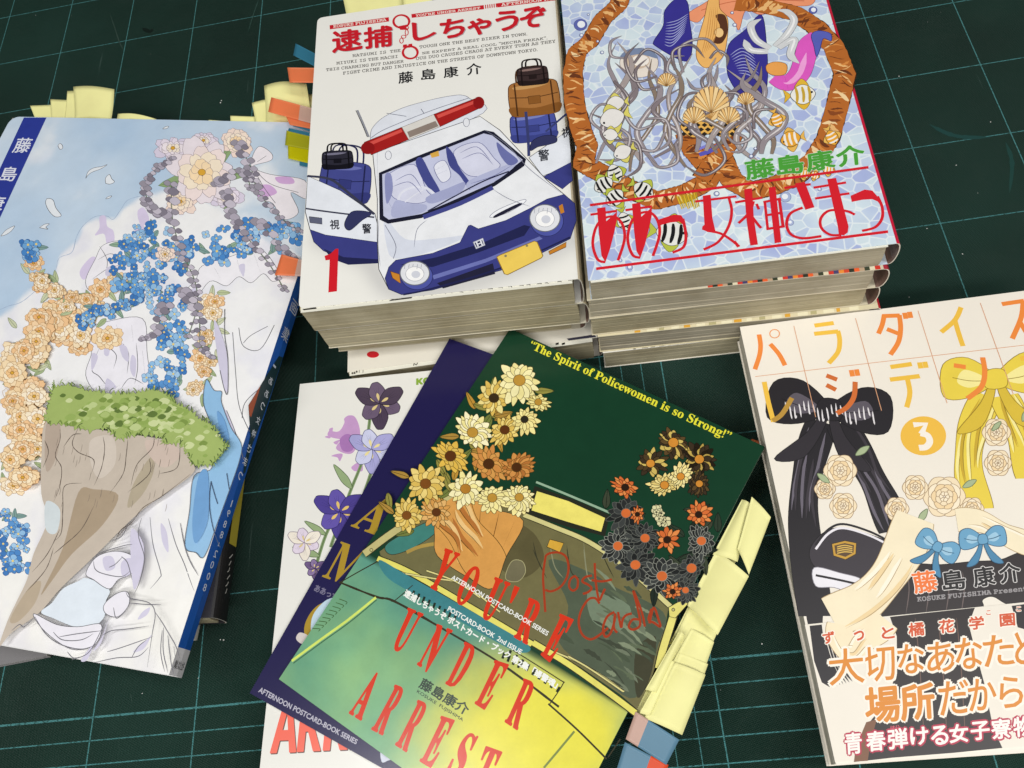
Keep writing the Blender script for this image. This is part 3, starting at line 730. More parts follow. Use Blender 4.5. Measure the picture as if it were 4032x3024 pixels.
    t.poly(A4((775, 172), (835, 160), (848, 180), (840, 195), (790, 195)), RED, smooth=False); t.poly(A4((808, 292), (868, 285), (870, 305), (850, 312), (806, 312)), RED, smooth=False)
    for q in ((836, 180), (838, 292)): t.ellipse(A4(q)[0], 3.5, 3.5, '#ecd9d4')
    for c, rx, ry in (((832, 212), 6, 11), ((812, 240), 9, 6), ((798, 266), 7, 10)): t.ellipse(A4(c)[0], rx, ry, RED, ring=.5)
    t.build('title_lettering', M_GLOSS, bk.root)
    t = Art(pl); G = '#55524f'
    for body, q in (("NATSUMI IS  THE", ((477, 355), (790, 320), (790, 339), (478, 374))), ("TOUGH ONE THE BEST BIKER IN TOWN.", ((915, 298), (1618, 212), (1619, 231), (916, 317))),
                    ("MIYUKI IS THE MACHI", ((372, 404), (773, 359), (773, 378), (373, 423))), ("NE EXPERT A REAL COOL ''MECHA FREAK''.", ((932, 337), (1750, 237), (1751, 257), (933, 356))),
                    ("THIS CHARMING BUT DANGER", ((305, 447), (812, 391), (812, 410), (306, 466))), ("OUS DUO CAUSES CHAOS AT EVERY TURN AS THEY", ((892, 373), (1803, 259), (1804, 279), (893, 393))),
                    ("FIGHT CRIME AND INJUSTICE ON THE STREETS OF DOWNTOWN TOKYO.", ((415, 469), (1686, 314), (1687, 334), (416, 489)))):
        t.text(typew(body), A4(*q), G, .04)
    t.build('blurb_lettering', M_GLOSS, bk.root)
    t = Art(pl)
    for ch, q in (('藤', ((778, 475), (870, 463), (875, 535), (780, 547))), ('島', ((927, 456), (1016, 446), (1020, 514), (928, 526))), ('康', ((1073, 442), (1163, 431), (1170, 499), (1076, 510))), ('介', ((1222, 420), (1316, 409), (1322, 480), (1226, 493)))):
        t.text(ch, A4(*q), '#232326', .16)
    t.build('author_lettering', M_GLOSS, bk.root)
    t = Art(pl)
    t.poly(A5((295, 345), (335, 330), (368, 298), (386, 298), (376, 576), (320, 583), (329, 370), (302, 374)), '#cf1f2b', smooth=False)
    t.build('volume_number', M_GLOSS, bk.root)
    # inked drawing on the sheet that sticks out below the cover
    fp = Plane((bk.plane.o[0], bk.plane.o[1], h - .32), bk.plane.e1, bk.plane.e2, (0, 0, 1)); t = Art(fp)
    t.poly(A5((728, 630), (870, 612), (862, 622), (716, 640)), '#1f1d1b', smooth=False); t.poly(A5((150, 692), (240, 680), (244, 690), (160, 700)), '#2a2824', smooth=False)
    for k in range(26):
        x = 260 + k * 64 + rng.random() * 30; y = 677 - (x - 240) * .102
        t.stroke(A5((x, y - 2), (x + 14 + 16 * rng.random(), y - 7 + 6 * rng.random()), (x + 28, y - 1 + 3 * rng.random())), .25 + .2 * rng.random(), '#35322c', taper=(.3, .3))
    t.build('flyleaf_drawing', M_PRINT, bk.root)
    # --- second and third volumes, and the one at the bottom
    def low(TLx, px_bl, px_br, z, dz, label, rot, back=0.0, **kw):
        BL = bp(px_bl, z); BR = bp(px_br, z); e = (BR - BL)[:2]; a = math.radians(rot); e = np.array([e[0] * math.cos(a) - e[1] * math.sin(a), e[0] * math.sin(a) + e[1] * math.cos(a)])
        BL = BL + np.array([0, back, 0])
        return Book('comic_volume', label, 'book', rect(BL=BL, e=e, W=np.linalg.norm(e), H=182), z, dz, group='comic volumes stacked in two piles', **kw)
    b2 = low(0, A5((238, 832))[0], A5((1985, 637))[0], 52.0, 18.0, 'worn comic volume directly under the white patrol car volume', -0.6, spine=(190, 178, 150), cover=(222, 216, 196), slabs=14, foot=.3)
    b3 = low(0, A5((320, 962))[0], A5((1960, 775))[0], 33.8, 14.6, 'comic volume with dark rounded spine, third from the top of the left stack', -1.0, spine=(70, 66, 78), cover=(196, 188, 166), slabs=11, bulge=3.4, gap=4.2, back=7.0)
    b4 = Book('comic_volume', 'white comic volume with a red dot, bottom of the left stack, sticking out in front', 'book', rect(BL=bp(R1((905, 1310))[0], 19.0), e=(bp(R2((1325, 1090))[0], 19.0) - bp(R1((905, 1310))[0], 19.0)), W=126, H=182), 19.0, 18.9,
              cover=(226, 221, 208), spine=(120, 110, 95), group='comic volumes stacked in two piles', flyleaf=1.8, foot=1.4, mat=M_GLOSS)
    t = Art(b4.plane); t.ellipse(R1((1320, 1020))[0], 24, 13, '#c8202c')
    for x, y in ((985, 1325), (1020, 1320), (1055, 1300)): t.ellipse(R1((x, y))[0], 3.5, 4, '#57524a')
    for x in (1100, 1160): t.stroke(R1((x, 1272), (x - 4, 1318)), .2, '#57524a')
    t.stroke(R1((1985, 1200), (1990, 1165), (2030, 1190), (2050, 1155)), .45, '#2f2c28', smooth=False)
    t.poly(R2((935, 1105), (1140, 1075), (1290, 1050), (1320, 1085), (1130, 1110), (960, 1132)), '#3c3a4a', smooth=False)
    for x in (790, 870): t.poly(R2((x, 1165), (x + 40, 1155), (x + 40, 1180), (x, 1190)), '#2a2824', smooth=False)
    t.build('cover_print', M_GLOSS, b4.root)
    return bk
S1 = left_stack()

# ================================================================ right stack (pebble-blue cover on top)
def fish(art, f, c, L, ang, cols, stripe=None):
    """a plain reef fish drawn round c in a crop"""
    ca, sa = math.cos(ang), math.sin(ang)
    T = lambda x, y: (c[0] + (x * ca - y * sa) * L, c[1] + (x * sa + y * ca) * L)
    art.poly(f(T(-.42, 0), T(-.75, -.28), T(-.68, 0), T(-.75, .28)), cols[1], smooth=False, line=INK, lw=.2)
    art.poly(f(T(-.3, -.25), T(0, -.62), T(.25, -.3)), cols[1], line=INK, lw=.2); art.poly(f(T(-.3, .25), T(0, .58), T(.25, .3)), cols[1], line=INK, lw=.2)
    art.poly(f(T(.5, 0), T(.3, -.27), T(0, -.38), T(-.3, -.26), T(-.48, 0), T(-.3, .26), T(0, .38), T(.3, .27)), cols[0], line=INK, lw=.25)
    if stripe:
        for x in (-.25, 0.0, .24): art.stroke(f(T(x, -.3), T(x + .04, 0), T(x, .3)), L * .0085, stripe, taper=(.5, .5))
    art.ellipse(f(T(.36, -.06))[0], L * .03, L * .03, INK)
def right_stack():
    h = 77.0
    BL = bp((2316, 1105), h); BR = bp((3547, 956), h); L0 = bp((2209, 0), h); R0 = bp((3267, 0), h)
    ul = (L0 - BL) / np.linalg.norm((L0 - BL)[:2]); ur = (R0 - BR) / np.linalg.norm((R0 - BR)[:2])
    BR = BR - (BR - BL) / np.linalg.norm(BR - BL) * 1.6; R_ = BR + ur * 182; L_ = BL + ul * 182
    bk = Book('comic_volume', 'comic volume with pale blue pebbled cover and tall red title, topmost of right stack', 'book', (L_, R_, BR, BL), h, 15.2,
              cover=(205, 216, 232), spine=(200, 32, 62), mat=M_PEB, smat=M_GLOSS, page=M_PAGE2, flyleaf=.9, foot=.7, bulge=2.6, gap=3.4, group='comic volumes stacked in two piles')
    pl = bk.plane; art = Art(pl)
    BR1, BR2, BR3 = '#b5692f', '#6b3a22', '#eab878'
    # coral coloured cloth across the top, amber sash, blue swirling cloths
    art.poly(A6((815, 90), (900, 30), (1010, -20), (1250, -40), (1535, -20), (1535, 30), (1400, 40), (1250, 85), (1160, 60), (1120, 175), (1080, 110), (960, 60), (880, 130)), '#ef9a72', line='#9a5030')
    art.stroke(A6((900, 60), (1080, 10), (1300, 0), (1500, 5)), .5, '#c46a48')
    art.poly(A6((690, 60), (760, -10), (820, 10), (835, 130), (850, 250), (830, 350), (760, 340), (640, 270), (625, 240), (680, 150)), '#3a3590', line='#1c1a4a')
    art.poly(A6((1060, 260), (1160, 170), (1250, 85), (1280, 250), (1285, 480), (1245, 575), (1140, 560), (1075, 480), (1050, 400)), '#3a3590', line='#1c1a4a')
    for k in range(9):
        r = 20 + 13 * k; art.stroke(A6((830 - r * .2, 60 + r), (770 - r * .3, 90 + r * 1.4), (700 - r * .1, 110 + r * 1.2)), .45, '#aab0dc', taper=(.2, .2))
        art.stroke(A6((1060 + r * .5, 300 + r), (1130 + r * .4, 250 + r * 1.5), (1200 + r * .4, 290 + r * 1.6)), .45, '#aab0dc', taper=(.2, .2))
    art.poly(A6((880, 240), (920, 100), (950, -20), (1000, -20), (1010, 50), (1055, 110), (1050, 240), (1020, 340), (930, 395), (875, 340)), '#eeb76a', line='#7a4a20')
    art.poly(A6((985, 90), (1040, 90), (1055, 180), (1020, 250), (970, 240), (1010, 160)), '#5a3626'); art.ellipse(A6((1005, 190))[0], 18, 19, '#f3cb8c', line='#7a4a20')
    for k in range(5): art.stroke(A6((900 + 12 * k, 330 - 10 * k), (930 + 14 * k, 200), (955 + 10 * k, 40)), .3, '#c58a48', taper=(.1, .1))
    # striped sash winding round the cover
    for path in (((440, -30), (420, 30), (330, 110), (255, 240), (180, 300), (155, 420), (165, 600), (205, 760), (240, 850), (215, 950), (330, 1010), (480, 1095), (640, 1165), (800, 1125), (930, 1060), (985, 960), (930, 850)),
                 ((990, 850), (1040, 960), (1080, 1050), (1190, 1110), (1320, 1080), (1440, 1030), (1560, 930), (1640, 800), (1690, 620), (1735, 430), (1670, 270), (1570, 160), (1450, 80), (1250, 30), (1100, 20)),
                 ((800, 770), (850, 880), (920, 960), (990, 1050)), ((1100, 770), (1030, 890), (960, 950), (900, 1040))):
        Q0 = pl.pts(A6(*path)); P = np.vstack([Q0[i] + (Q0[i + 1] - Q0[i]) * np.linspace(0, 1, 12, endpoint=False)[:, None] for i in range(len(Q0) - 1)] + [Q0[-1:]]); wd = 9.4 if len(path) > 5 else 8.0
        art.stroke2(P, wd + .5, '#3d2418', jitter=.10); art.stroke2(P, wd, BR1, jitter=.10)
        d = np.gradient(P, axis=0); d /= np.linalg.norm(d, axis=1)[:, None]; nn = np.stack([-d[:, 1], d[:, 0]], 1)
        i = 2
        while i < len(P) - 4:
            c0 = (BR2, BR3, '#8a4a26', '#d58a45', BR3, BR2, '#f0d2a0')[rng.integers(7)]; w0 = .4 + 1.9 * rng.random() ** 2; ph = rng.random() * 6; am = .6 + 1.2 * rng.random()
            lo, hi_ = sorted(rng.random(2)); hi_ = max(hi_, lo + .45)
            s_ = np.linspace(-.47 + .94 * lo * .6, min(.47, -.47 + .94 * hi_), 8)[:, None] * wd; art.stroke2(P[i] + nn[i] * s_ + d[i] * (np.sin(s_ * .55 + ph) * am + s_ * .25), w0, c0, (.3, .2), .6); i += int(rng.integers(1, 3))
    # pearl, pink wave, amber shell and checked cloth in the middle
    art.ellipse(A6((540, 365))[0], 76, 58, '#e7ddd2', line='#6a6060'); art.ellipse(A6((530, 350))[0], 50, 34, '#cdb8a4'); art.ellipse(A6((548, 352))[0], 34, 22, '#f3ece4'); art.poly(A6((430, 330), (470, 290), (540, 280), (620, 300), (650, 340), (590, 325), (540, 315), (480, 325)), '#7b8aa8')
    art.ribbon(A6((1320, 450), (1400, 485), (1470, 430), (1505, 330), (1525, 250), (1565, 200)), 9.5, '#dc5cc0', '#7a2a6a', '#f0a4dc', (.7, .5))
    art.poly(A6((1540, 205), (1580, 180), (1650, 195), (1655, 240), (1610, 225), (1590, 290), (1570, 330), (1555, 270)), '#5a62b8', line='#2a2c6a')
    art.poly(A6((1280, 380), (1330, 360), (1395, 375), (1390, 430), (1330, 440), (1285, 420)), '#e9a355', line='#7a4a20')
    art.poly(A6((850, 600), (870, 545), (950, 520), (1030, 535), (1050, 600), (1010, 670), (950, 705), (890, 660)), '#f2cf94', line='#7a5a30')
    for k in range(7): art.stroke(A6((950, 700), (895 + 19 * k, 600 + abs(k - 3) * 6), (872 + 26 * k, 548 + abs(k - 3) * 5)), .4, '#b98748')
    art.poly(A6((780, 740), (830, 690), (950, 715), (1070, 690), (1130, 740), (1060, 800), (950, 780), (850, 800)), '#e8b45c', line='#5a3a18')
    for i in range(8):
        for j in range(3):
            x = 800 + i * 40 + (j % 2) * 20; y = 715 + j * 26; art.poly(A6((x, y), (x + 18, y + 13), (x, y + 26), (x - 18, y + 13)), '#2e2822', smooth=False)
    art.stroke(A6((890, 900), (950, 880), (1010, 840)), 2.2, '#5a5ab8'); art.stroke(A6((880, 870), (930, 850)), 1.4, '#7d7dd0')
    # grey and bronze kelp waving over the water
    G2, GH = '#4a4348', '#d8d2d2'
    starts = [(330 + 62 * i + 30 * rng.random(), 1010 - 40 * abs(math.sin(i)) - 120 * rng.random()) for i in range(17)]
    for i, (x, y) in enumerate(starts):
        top = 240 + 330 * rng.random(); k = 6; ph = rng.random() * 6; am = 50 + 55 * rng.random(); lean = (rng.random() - .5) * 320
        path = [(x + lean * j / k + am * math.sin(ph + j * 1.25), y + (top - y) * j / k) for j in range(k + 1)]
        art.ribbon(A6(*path), 1.7 + 1.6 * rng.random(), ('#968d92', '#857a7e', '#a59a98', '#8a7a6c')[i % 4], G2, GH, (.5, .05))
    for i in range(26):
        x = 300 + 950 * rng.random(); y = 330 + 560 * rng.random(); a_ = rng.random() * 6.28; l_ = 60 + 90 * rng.random()
        art.ribbon(A6((x, y), (x + l_ * math.cos(a_), y + l_ * math.sin(a_)), (x + 1.6 * l_ * math.cos(a_ + .7), y + 1.6 * l_ * math.sin(a_ + .7)), (x + 1.7 * l_ * math.cos(a_ + 1.3), y + 1.7 * l_ * math.sin(a_ + 1.3))), 1.3, ('#968d92', '#7d7276')[i % 2], G2, GH, (.8, .05))
    for cx_, cy_, r_ in ((960, 610, 95), (860, 690, 60), (1060, 690, 60), (700, 480, 48), (1160, 590, 45)):
        for j in range(11):
            a_ = math.pi * (1.0 + j / 10); art.poly(A6((cx_, cy_ + r_ * .5), (cx_ + r_ * math.cos(a_ - .13), cy_ + r_ * math.sin(a_ - .13)), (cx_ + r_ * 1.08 * math.cos(a_), cy_ + r_ * 1.08 * math.sin(a_)), (cx_ + r_ * math.cos(a_ + .13), cy_ + r_ * math.sin(a_ + .13))), ('#f3d6a0', '#ecc07c')[j % 2], line='#8a6234', lw=.2)
    # pale streamers on the right
    for path in (((1330, 270), (1400, 200), (1440, 120), (1400, 70), (1340, 60)), ((1300, 280), (1220, 230), (1190, 150), (1250, 110)), ((1350, 280), (1440, 230), (1420, 320), (1470, 370)), ((1290, 300), (1190, 290), (1150, 230))):
        art.ribbon(A6(*path), 3.4, '#d2d4d6', '#6e7076', '#f2f3f3', (.8, .05))
    # fish and bubbles
    Wf, Yf = ('#e6e3df', '#d9cf6a'), ('#e8a83a', '#e8b85a')
    for c, L, a in (((405, 600), 105, 3.0), ((385, 690), 150, 2.8), ((375, 785), 90, 3.2), ((445, 885), 110, 2.7)): fish(art, A6, c, L, a, Wf)
    for c, L, a in (((400, 1010), 115, 1.2), ((335, 1075), 120, 2.6), ((400, 1150), 120, 2.4), ((565, 1110), 130, .6)): fish(art, A6, c, L, a, ('#e4e4de', '#b6bf4a'), '#1d1d1f')
    fish(art, A7, (730, 470), 190, 0.15, ('#e4e4de', '#b6bf4a'), '#1d1d1f'); fish(art, A7, (455, 400), 110, 1.3, ('#e4e4de', '#b6bf4a'), '#1d1d1f')
    fish(art, A6, (1490, 550), 150, -.1, ('#ecebe4', '#e0b53c'), '#c9a63a')
    for c, L, a in (((1340, 700), 90, 1.2), ((1420, 810), 120, 2.9), ((1660, 800), 95, 1.1), ((1500, 1010), 70, .2), ((1640, 985), 75, .1), ((1560, 1020), 60, .3)): fish(art, A6, c, L, a, Yf, '#f0ece4')
    for c, r in (((200, 145), 38), ((205, 205), 12), ((325, 305), 11), ((1550, 60), 24), ((1095, 145), 12), ((1080, 75), 9), ((990, 1125), 16), ((1215, 865), 9), ((1190, 910), 12), ((300, 240), 8), ((245, 85), 7)):
        p = A6(c)[0]; art.ellipse(p, r * .68, r * .6, '#5f68ae' if r > 20 else '#9aa6c8', line='#454a7a', lw=.2); art.ellipse((p[0] + r * .08, p[1] - r * .06), r * .4, r * .36, '#eef2f8')
    for c, r in (((1390, 260), 32), ((1420, 408), 18), ((488, 668), 16), ((432, 628), 10), ((1590, 215), 11)):
        p = A7(c)[0]; art.ellipse(p, r * .68, r * .62, '#a9b6d8', line='#6a72a0', lw=.2); art.ellipse((p[0] - 2, p[1] - 2), r * .38, r * .34, '#eef2f8')
    for k in range(12): art.stroke(A7((760 + 10 * k, 255 - 2 * k), (790 + 9 * k, 330 - 5 * (k % 4))), .5, ('#d8b92e', '#b3a02a')[k % 2])
    art.build('underwater_illustration', M_GLOSSW, bk.root)
    # --- lettering
    t = Art(pl)
    for ch, q in (('藤', ((1150, 940), (1315, 916), (1332, 1024), (1167, 1048))), ('島', ((1335, 914), (1482, 892), (1500, 1000), (1347, 1022))), ('康', ((1508, 892), (1655, 868), (1680, 974), (1520, 1000))), ('介', ((1680, 858), (1842, 836), (1848, 948), (1700, 970)))):
        t.text(ch, A6(*q), '#4c9f3c', .36, halo='#d6e6d8', halo_w=.55)
    t.build('author_lettering', M_GLOSS, bk.root)
    t = Art(pl); RED = '#d3232f'
    def P_(*pts): t.poly(A7(*pts), RED, smooth=False)
    def S_(w, *pts): t.stroke(A7(*pts), w, RED, n=8)
    P_((255, 302), (1870, 82), (1872, 96), (257, 316)); P_((290, 668), (1985, 452), (1987, 468), (292, 684))
    for dx, dy in ((0, 0), (203, -26)):
        P_((296 + dx, 325 + dy), (345 + dx, 318 + dy), (350 + dx, 400 + dy), (412 + dx, 345 + dy), (410 + dx, 400 + dy), (395 + dx, 470 + dy), (372 + dx, 560 + dy), (345 + dx, 638 + dy), (322 + dx, 600 + dy), (308 + dx, 480 + dy))
        S_(1.25, (258 + dx, 362 + dy), (412 + dx, 340 + dy)); S_(1.25, (345 + dx, 638 + dy), (300 + dx, 622 + dy), (272 + dx, 540 + dy), (282 + dx, 460 + dy), (310 + dx, 405 + dy), (360 + dx, 375 + dy), (410 + dx, 380 + dy), (448 + dx, 430 + dy), (455 + dx, 510 + dy), (418 + dx, 628 + dy))
    P_((655, 425), (655, 390), (740, 362), (785, 365), (803, 395), (806, 440), (790, 415), (770, 402), (720, 408)); S_(1.25, (795, 385), (812, 480), (798, 550), (735, 582))
    P_((910, 252), (956, 245), (966, 380), (985, 462), (940, 462), (905, 448), (908, 430), (920, 420)); S_(1.2, (866, 286), (1106, 256)); S_(1.2, (935, 455), (1010, 470), (1070, 505), (1120, 545)); S_(1.2, (1062, 265), (1078, 340), (1060, 430), (1000, 520), (915, 565)); P_((1085, 520), (1100, 512), (1128, 545), (1110, 553))
    P_((1150, 215), (1196, 209), (1200, 270), (1206, 380), (1230, 536), (1186, 542), (1165, 400)); S_(1.2, (1098, 292), (1255, 264)); S_(1.2, (1205, 285), (1180, 350), (1118, 412)); S_(1.2, (1200, 380), (1235, 425), (1250, 440)); S_(1.1, (1222, 300), (1236, 332))
    P_((1292, 205), (1332, 200), (1366, 523), (1328, 529)); 
    P_((1262, 285), (1278, 282), (1296, 450), (1280, 452)); P_((1345, 268), (1362, 266), (1386, 436), (1368, 438))
    S_(1.2, (1262, 290), (1364, 270)); S_(1.2, (1272, 368), (1374, 350)); S_(1.2, (1282, 446), (1386, 430))
    S_(1.2, (1383, 208), (1536, 186)); P_((1445, 182), (1502, 173), (1558, 320), (1506, 334)); S_(1.2, (1490, 322), (1420, 355), (1397, 415), (1420, 475), (1490, 500), (1598, 488))
    P_((1632, 155), (1684, 148), (1720, 290), (1757, 430), (1752, 465), (1730, 482), (1700, 478), (1694, 430)); S_(1.2, (1553, 205), (1742, 175)); S_(1.2, (1562, 268), (1762, 238)); S_(1.2, (1716, 335), (1640, 340), (1595, 385), (1600, 440), (1650, 478), (1715, 480)); S_(1.2, (1716, 335), (1760, 345), (1793, 362))
    P_((1775, 288), (1768, 252), (1850, 216), (1895, 222), (1930, 262), (1945, 310), (1925, 285), (1895, 272), (1840, 275)); S_(1.2, (1925, 255), (1952, 320), (1950, 385), (1910, 435), (1835, 456))
    t.build('title_lettering', M_GLOSS, bk.root)
    # --- volumes below
    specs = [((238, 862), (1995, 690), 61.7, 14.9, 'comic volume with red and green cover edge, second from the top of the right stack', (165, 40, 55), (205, 196, 172), -0.3, 3.6),
             ((252, 968), (1952, 790), 46.7, 15.4, 'comic volume with cream spine, third from the top of the right stack', (205, 196, 182), (205, 196, 170), 0.3, 3.0),
             ((300, 1072), (1945, 895), 31.2, 15.2, 'comic volume with yellow cover and red spine, second from the bottom of the right stack', (175, 28, 40), (214, 204, 170), -0.2, 2.0),
             ((330, 1166), (1950, 1010), 15.9, 15.8, 'comic volume with white cover edge, bottom of the right stack', (200, 192, 170), (222, 218, 206), 0.6, 2.0)]
    out = []
    for bl, br, z, dz, lab, sp, cv, rot, bulge in specs:
        p = bp(A7(bl)[0], z); p2 = bp(A7(br)[0], z); e = (p2 - p)[:2]; Wd = min(np.linalg.norm(e), 127); a = math.radians(rot)
        e = np.array([math.cos(a - .035), math.sin(a - .035)])
        b = Book('comic_volume', lab, 'book', rect(BL=p, e=e, W=Wd - (2.0 if bulge > 2.5 else .5), H=182), z, dz, cover=cv, spine=sp, page=M_PAGE if len(out) % 2 else M_PAGE2, bulge=bulge, gap=3.2, slabs=11, jit=.28, group='comic volumes stacked in two piles', foot=.1)
        out.append(b)
    t = Art(out[0].plane); cs = ['#c8492f', '#2f3328', '#e0602f', '#b39a80', '#3a4030', '#d9d0b4', '#c93a2c', '#46406a', '#e08a3a']
    q = out[0]
    for k in range(34):
        u0 = .42 + k * .0168; pp = q.at(np.array([u0, u0 + .014, u0 + .016, u0 - .002]), np.array([.955, .955, .9995, .9995]))
        P2 = np.array([[(np.array([x, y]) - q.plane.o[:2]) @ q.plane.e1[:2], (np.array([x, y]) - q.plane.o[:2]) @ q.plane.e2[:2]] for x, y in pp]); t.poly2(P2, cs[k % 9])
    t.build('cover_print', M_GLOSS, q.root)
    t = Art(out[3].plane); q = out[3]
    for k in range(26):
        u0 = .12 + k * .033; wv = .006 + .02 * rng.random(); pp = q.at(np.array([u0, u0 + wv, u0 + wv - .004, u0 - .004]), np.array([.96, .96, .999, .999]))
        P2 = np.array([[(np.array([x, y]) - q.plane.o[:2]) @ q.plane.e1[:2], (np.array([x, y]) - q.plane.o[:2]) @ q.plane.e2[:2]] for x, y in pp]); t.poly2(P2, ('#35322a', '#8d8778', '#55503f')[k % 3])
    t.build('cover_print', M_GLOSS, q.root)
    t = Art(out[2].plane); q = out[2]
    for k in range(18):
        u0 = .14 + k * .045; wv = .008 + .03 * rng.random(); pp = q.at(np.array([u0, u0 + wv, u0 + wv - .004, u0 - .004]), np.array([.97, .97, .999, .999]))
        P2 = np.array([[(np.array([x, y]) - q.plane.o[:2]) @ q.plane.e1[:2], (np.array([x, y]) - q.plane.o[:2]) @ q.plane.e2[:2]] for x, y in pp]); t.poly2(P2, ('#d6a03a', '#e6dfc0', '#b3ab80', '#e6dfc0')[k % 4])
    t.build('cover_print', M_GLOSS, q.root)
right_stack()

# ================================================================ big art book on the left, lying on two smaller volumes
def art_book():
    h = 40.0
    TL = bp((46, 459), h); T2 = bp((1215, 483), h); a = bp((1080, 1350), h); b = bp((695, 2540), h); c1 = bp((0, 2555), h); c2 = bp((600, 2647), h)
    def isect(p, d, q, e):
        M = np.array([[d[0], -e[0]], [d[1], -e[1]]]); s, _ = np.linalg.solve(M, (q - p)[:2]); return p + d * s
    TR = isect(TL, T2 - TL, a, b - a); BR = isect(c1, c2 - c1, a, b - a); BLc = isect(c1, c2 - c1, TL, b - a)
    up = TR - BR
    BLc = BR + (TL - TR)
    def sky(px, P, u, v):
        x, y = px[:, 0], px[:, 1]
        n = fbm(P[:, 0] / 45 + 9, P[:, 1] / 45 + 4, 5); n2 = fbm(P[:, 0] / 14 + 3, P[:, 1] / 14, 4)
        bl = lin('#a9c4e0')[None] * (1 - n[:, None]) + lin('#d3e0ec')[None] * n[:, None]
        bl = bl * (1 - sstep(500, 1300, x + (y - 600) * .2)[:, None] * 0.10)
        xs = np.array([-900, 0, 40, 110, 215, 240, 300, 330, 380, 450, 500, 560, 610, 700, 800, 900, 1000, 1100, 1200, 1300])
        ys = np.array([1500, 1240, 1215, 1150, 1075, 990, 940, 880, 850, 862, 810, 770, 770, 745, 790, 850, 905, 960, 1020, 1050])
        yb = np.interp(x, xs, ys) + (n2 - .5) * 60
        mask = sstep(-14, 18, y - yb)
        mask = np.maximum(mask, sstep(.62, .8, n) * .75 * sstep(0, 500, x + 200))
        wh = lin('#efeff0')[None] * (1 - .10 * sstep(.45, .8, n2)[:, None] * np.array([1, 1, .3])[None])
        wh = wh * (1 - .06 * sstep(1500, 2600, y)[:, None] * np.array([0, 0.2, 1])[None])
        return bl * (1 - mask[:, None]) + wh * mask[:, None]
    bk = Book('art_book', 'large pale blue art book with navy band and blue lettered spine, left of the stacks', 'book', (TL, TR, BR, BLc), h, 12.0,
              cover=(238, 238, 238), spine=(20, 80, 170), mat=M_WATER, page=M_PAGEG, grid=(150, 200), colfun=sky, bulge=0, corner=6.0, slabs=8, jit=.2, gap=7.5, cover_t=.4)
    pl = bk.plane
    # bending of the printed cover towards the spine
    e_s = (BR - TR)[:2] / np.linalg.norm((BR - TR)[:2]); n_s = np.array([-e_s[1], e_s[0]])
    if n_s[0] < 0: n_s = -n_s
    def bend(o):
        import bmesh
        bm = bmesh.new(); bm.from_mesh(o.data); loc = np.array(bk.root.location)
        for d in (7, 5, 3.5, 2, 1):
            co = np.array([TR[0], TR[1], h]) * MM - loc; co[:2] -= n_s * d * MM
            bmesh.ops.bisect_plane(bm, geom=bm.verts[:] + bm.edges[:] + bm.faces[:], plane_co=co, plane_no=(n_s[0], n_s[1], 0), clear_inner=False, clear_outer=False)
        for v in bm.verts:
            P = (np.array(v.co) + loc) / MM; dd = -((P[:2] - TR[:2]) @ n_s)
            if dd < 7: v.co.z -= 1.5 * MM * (1 - max(dd, 0) / 7) ** 2
        bm.to_mesh(o.data); bm.free()
    bend(bk.cover)
    art = Art(pl); L = '#5a5a60'; LAV = '#cfcbe0'
    NAVY = '#2b3a94'
    art.poly(A1((156, 270), (304, 270), (0, 925), (-300, 1571), (-300, 1248), (0, 602)), NAVY, smooth=False)
    # feathers drifting in the sky
    for pts in (((378, 455), (390, 440), (405, 448), (410, 470), (392, 478), (378, 455)), ((560, 668), (575, 625), (610, 600), (665, 590), (700, 578), (660, 605), (600, 628), (572, 650), (560, 668)), ((690, 700), (690, 665), (715, 642), (730, 670), (748, 690), (720, 705), (690, 700)),
                ((690, 802), (705, 788), (730, 782), (715, 797), (690, 802)), ((305, 800), (330, 800), (350, 815), (365, 860), (400, 910), (360, 918), (320, 880), (298, 830), (305, 800)), ((258, 990), (290, 968), (322, 965), (300, 985), (312, 1000), (258, 990)),
                ((5, 1045), (40, 1005), (95, 978), (75, 1010), (40, 1035), (5, 1045)), ((1062, 345), (1080, 330), (1102, 328), (1090, 342), (1062, 345))):
        art.poly(A1(*pts[:-1]), '#e3e8ee'); art.stroke(A1(*pts), .3, L)
    # cloud edge and lilac shading
    art.stroke(A1((0, 1525), (60, 1500), (130, 1480), (200, 1430), (350, 1290), (385, 1190), (470, 1150), (500, 1050), (545, 975), (620, 918), (700, 915), (740, 935), (790, 870), (835, 810), (930, 782), (1000, 790)), .35, '#9fb2cc', jitter=.8)
    for pts in (((650, 920), (690, 915), (700, 980), (740, 1010), (745, 1080), (700, 1100), (680, 1030), (620, 1040), (650, 990)), ((900, 880), (940, 860), (975, 940), (930, 975), (905, 940)), ((540, 1240), (600, 1180), (640, 1200), (610, 1260), (550, 1330), (520, 1290)), ((880, 1000), (930, 960), (940, 1000), (900, 1040))):
        art.poly(A1(*pts), '#d6cbe6')
    # --- pale fabrics and streamers draped over the grassy rock
    SK, SK2, SK3 = '#f7e8cb', '#f4cfa0', '#f9f0dd'
    art.poly(A1((1640, 560), (1690, 460), (1770, 500), (1770, 550), (1650, 590), (1760, 640), (1990, 680), (2000, 800), (1900, 760), (1950, 890), (1850, 935), (1780, 830), (1690, 800), (1660, 680)), '#ece6ec', line=L)
    for pts in (((1690, 720), (1760, 710), (1810, 760), (1740, 790), (1685, 790)), ((1800, 660), (1900, 660), (1920, 700), (1830, 700))): art.poly(A1(*pts), '#cfa8d6')
    for pts in (((1650, 590), (1760, 700), (1950, 760)), ((1655, 600), (1720, 720), (1800, 830)), ((1680, 560), (1740, 520))): art.stroke(A1(*pts), .3, L)
    # broad blue scarf with gold braid, peach scarves, white gauze
    BLU, BL2, BL3 = '#6ea6d8', '#4a86c6', '#a3c8e6'
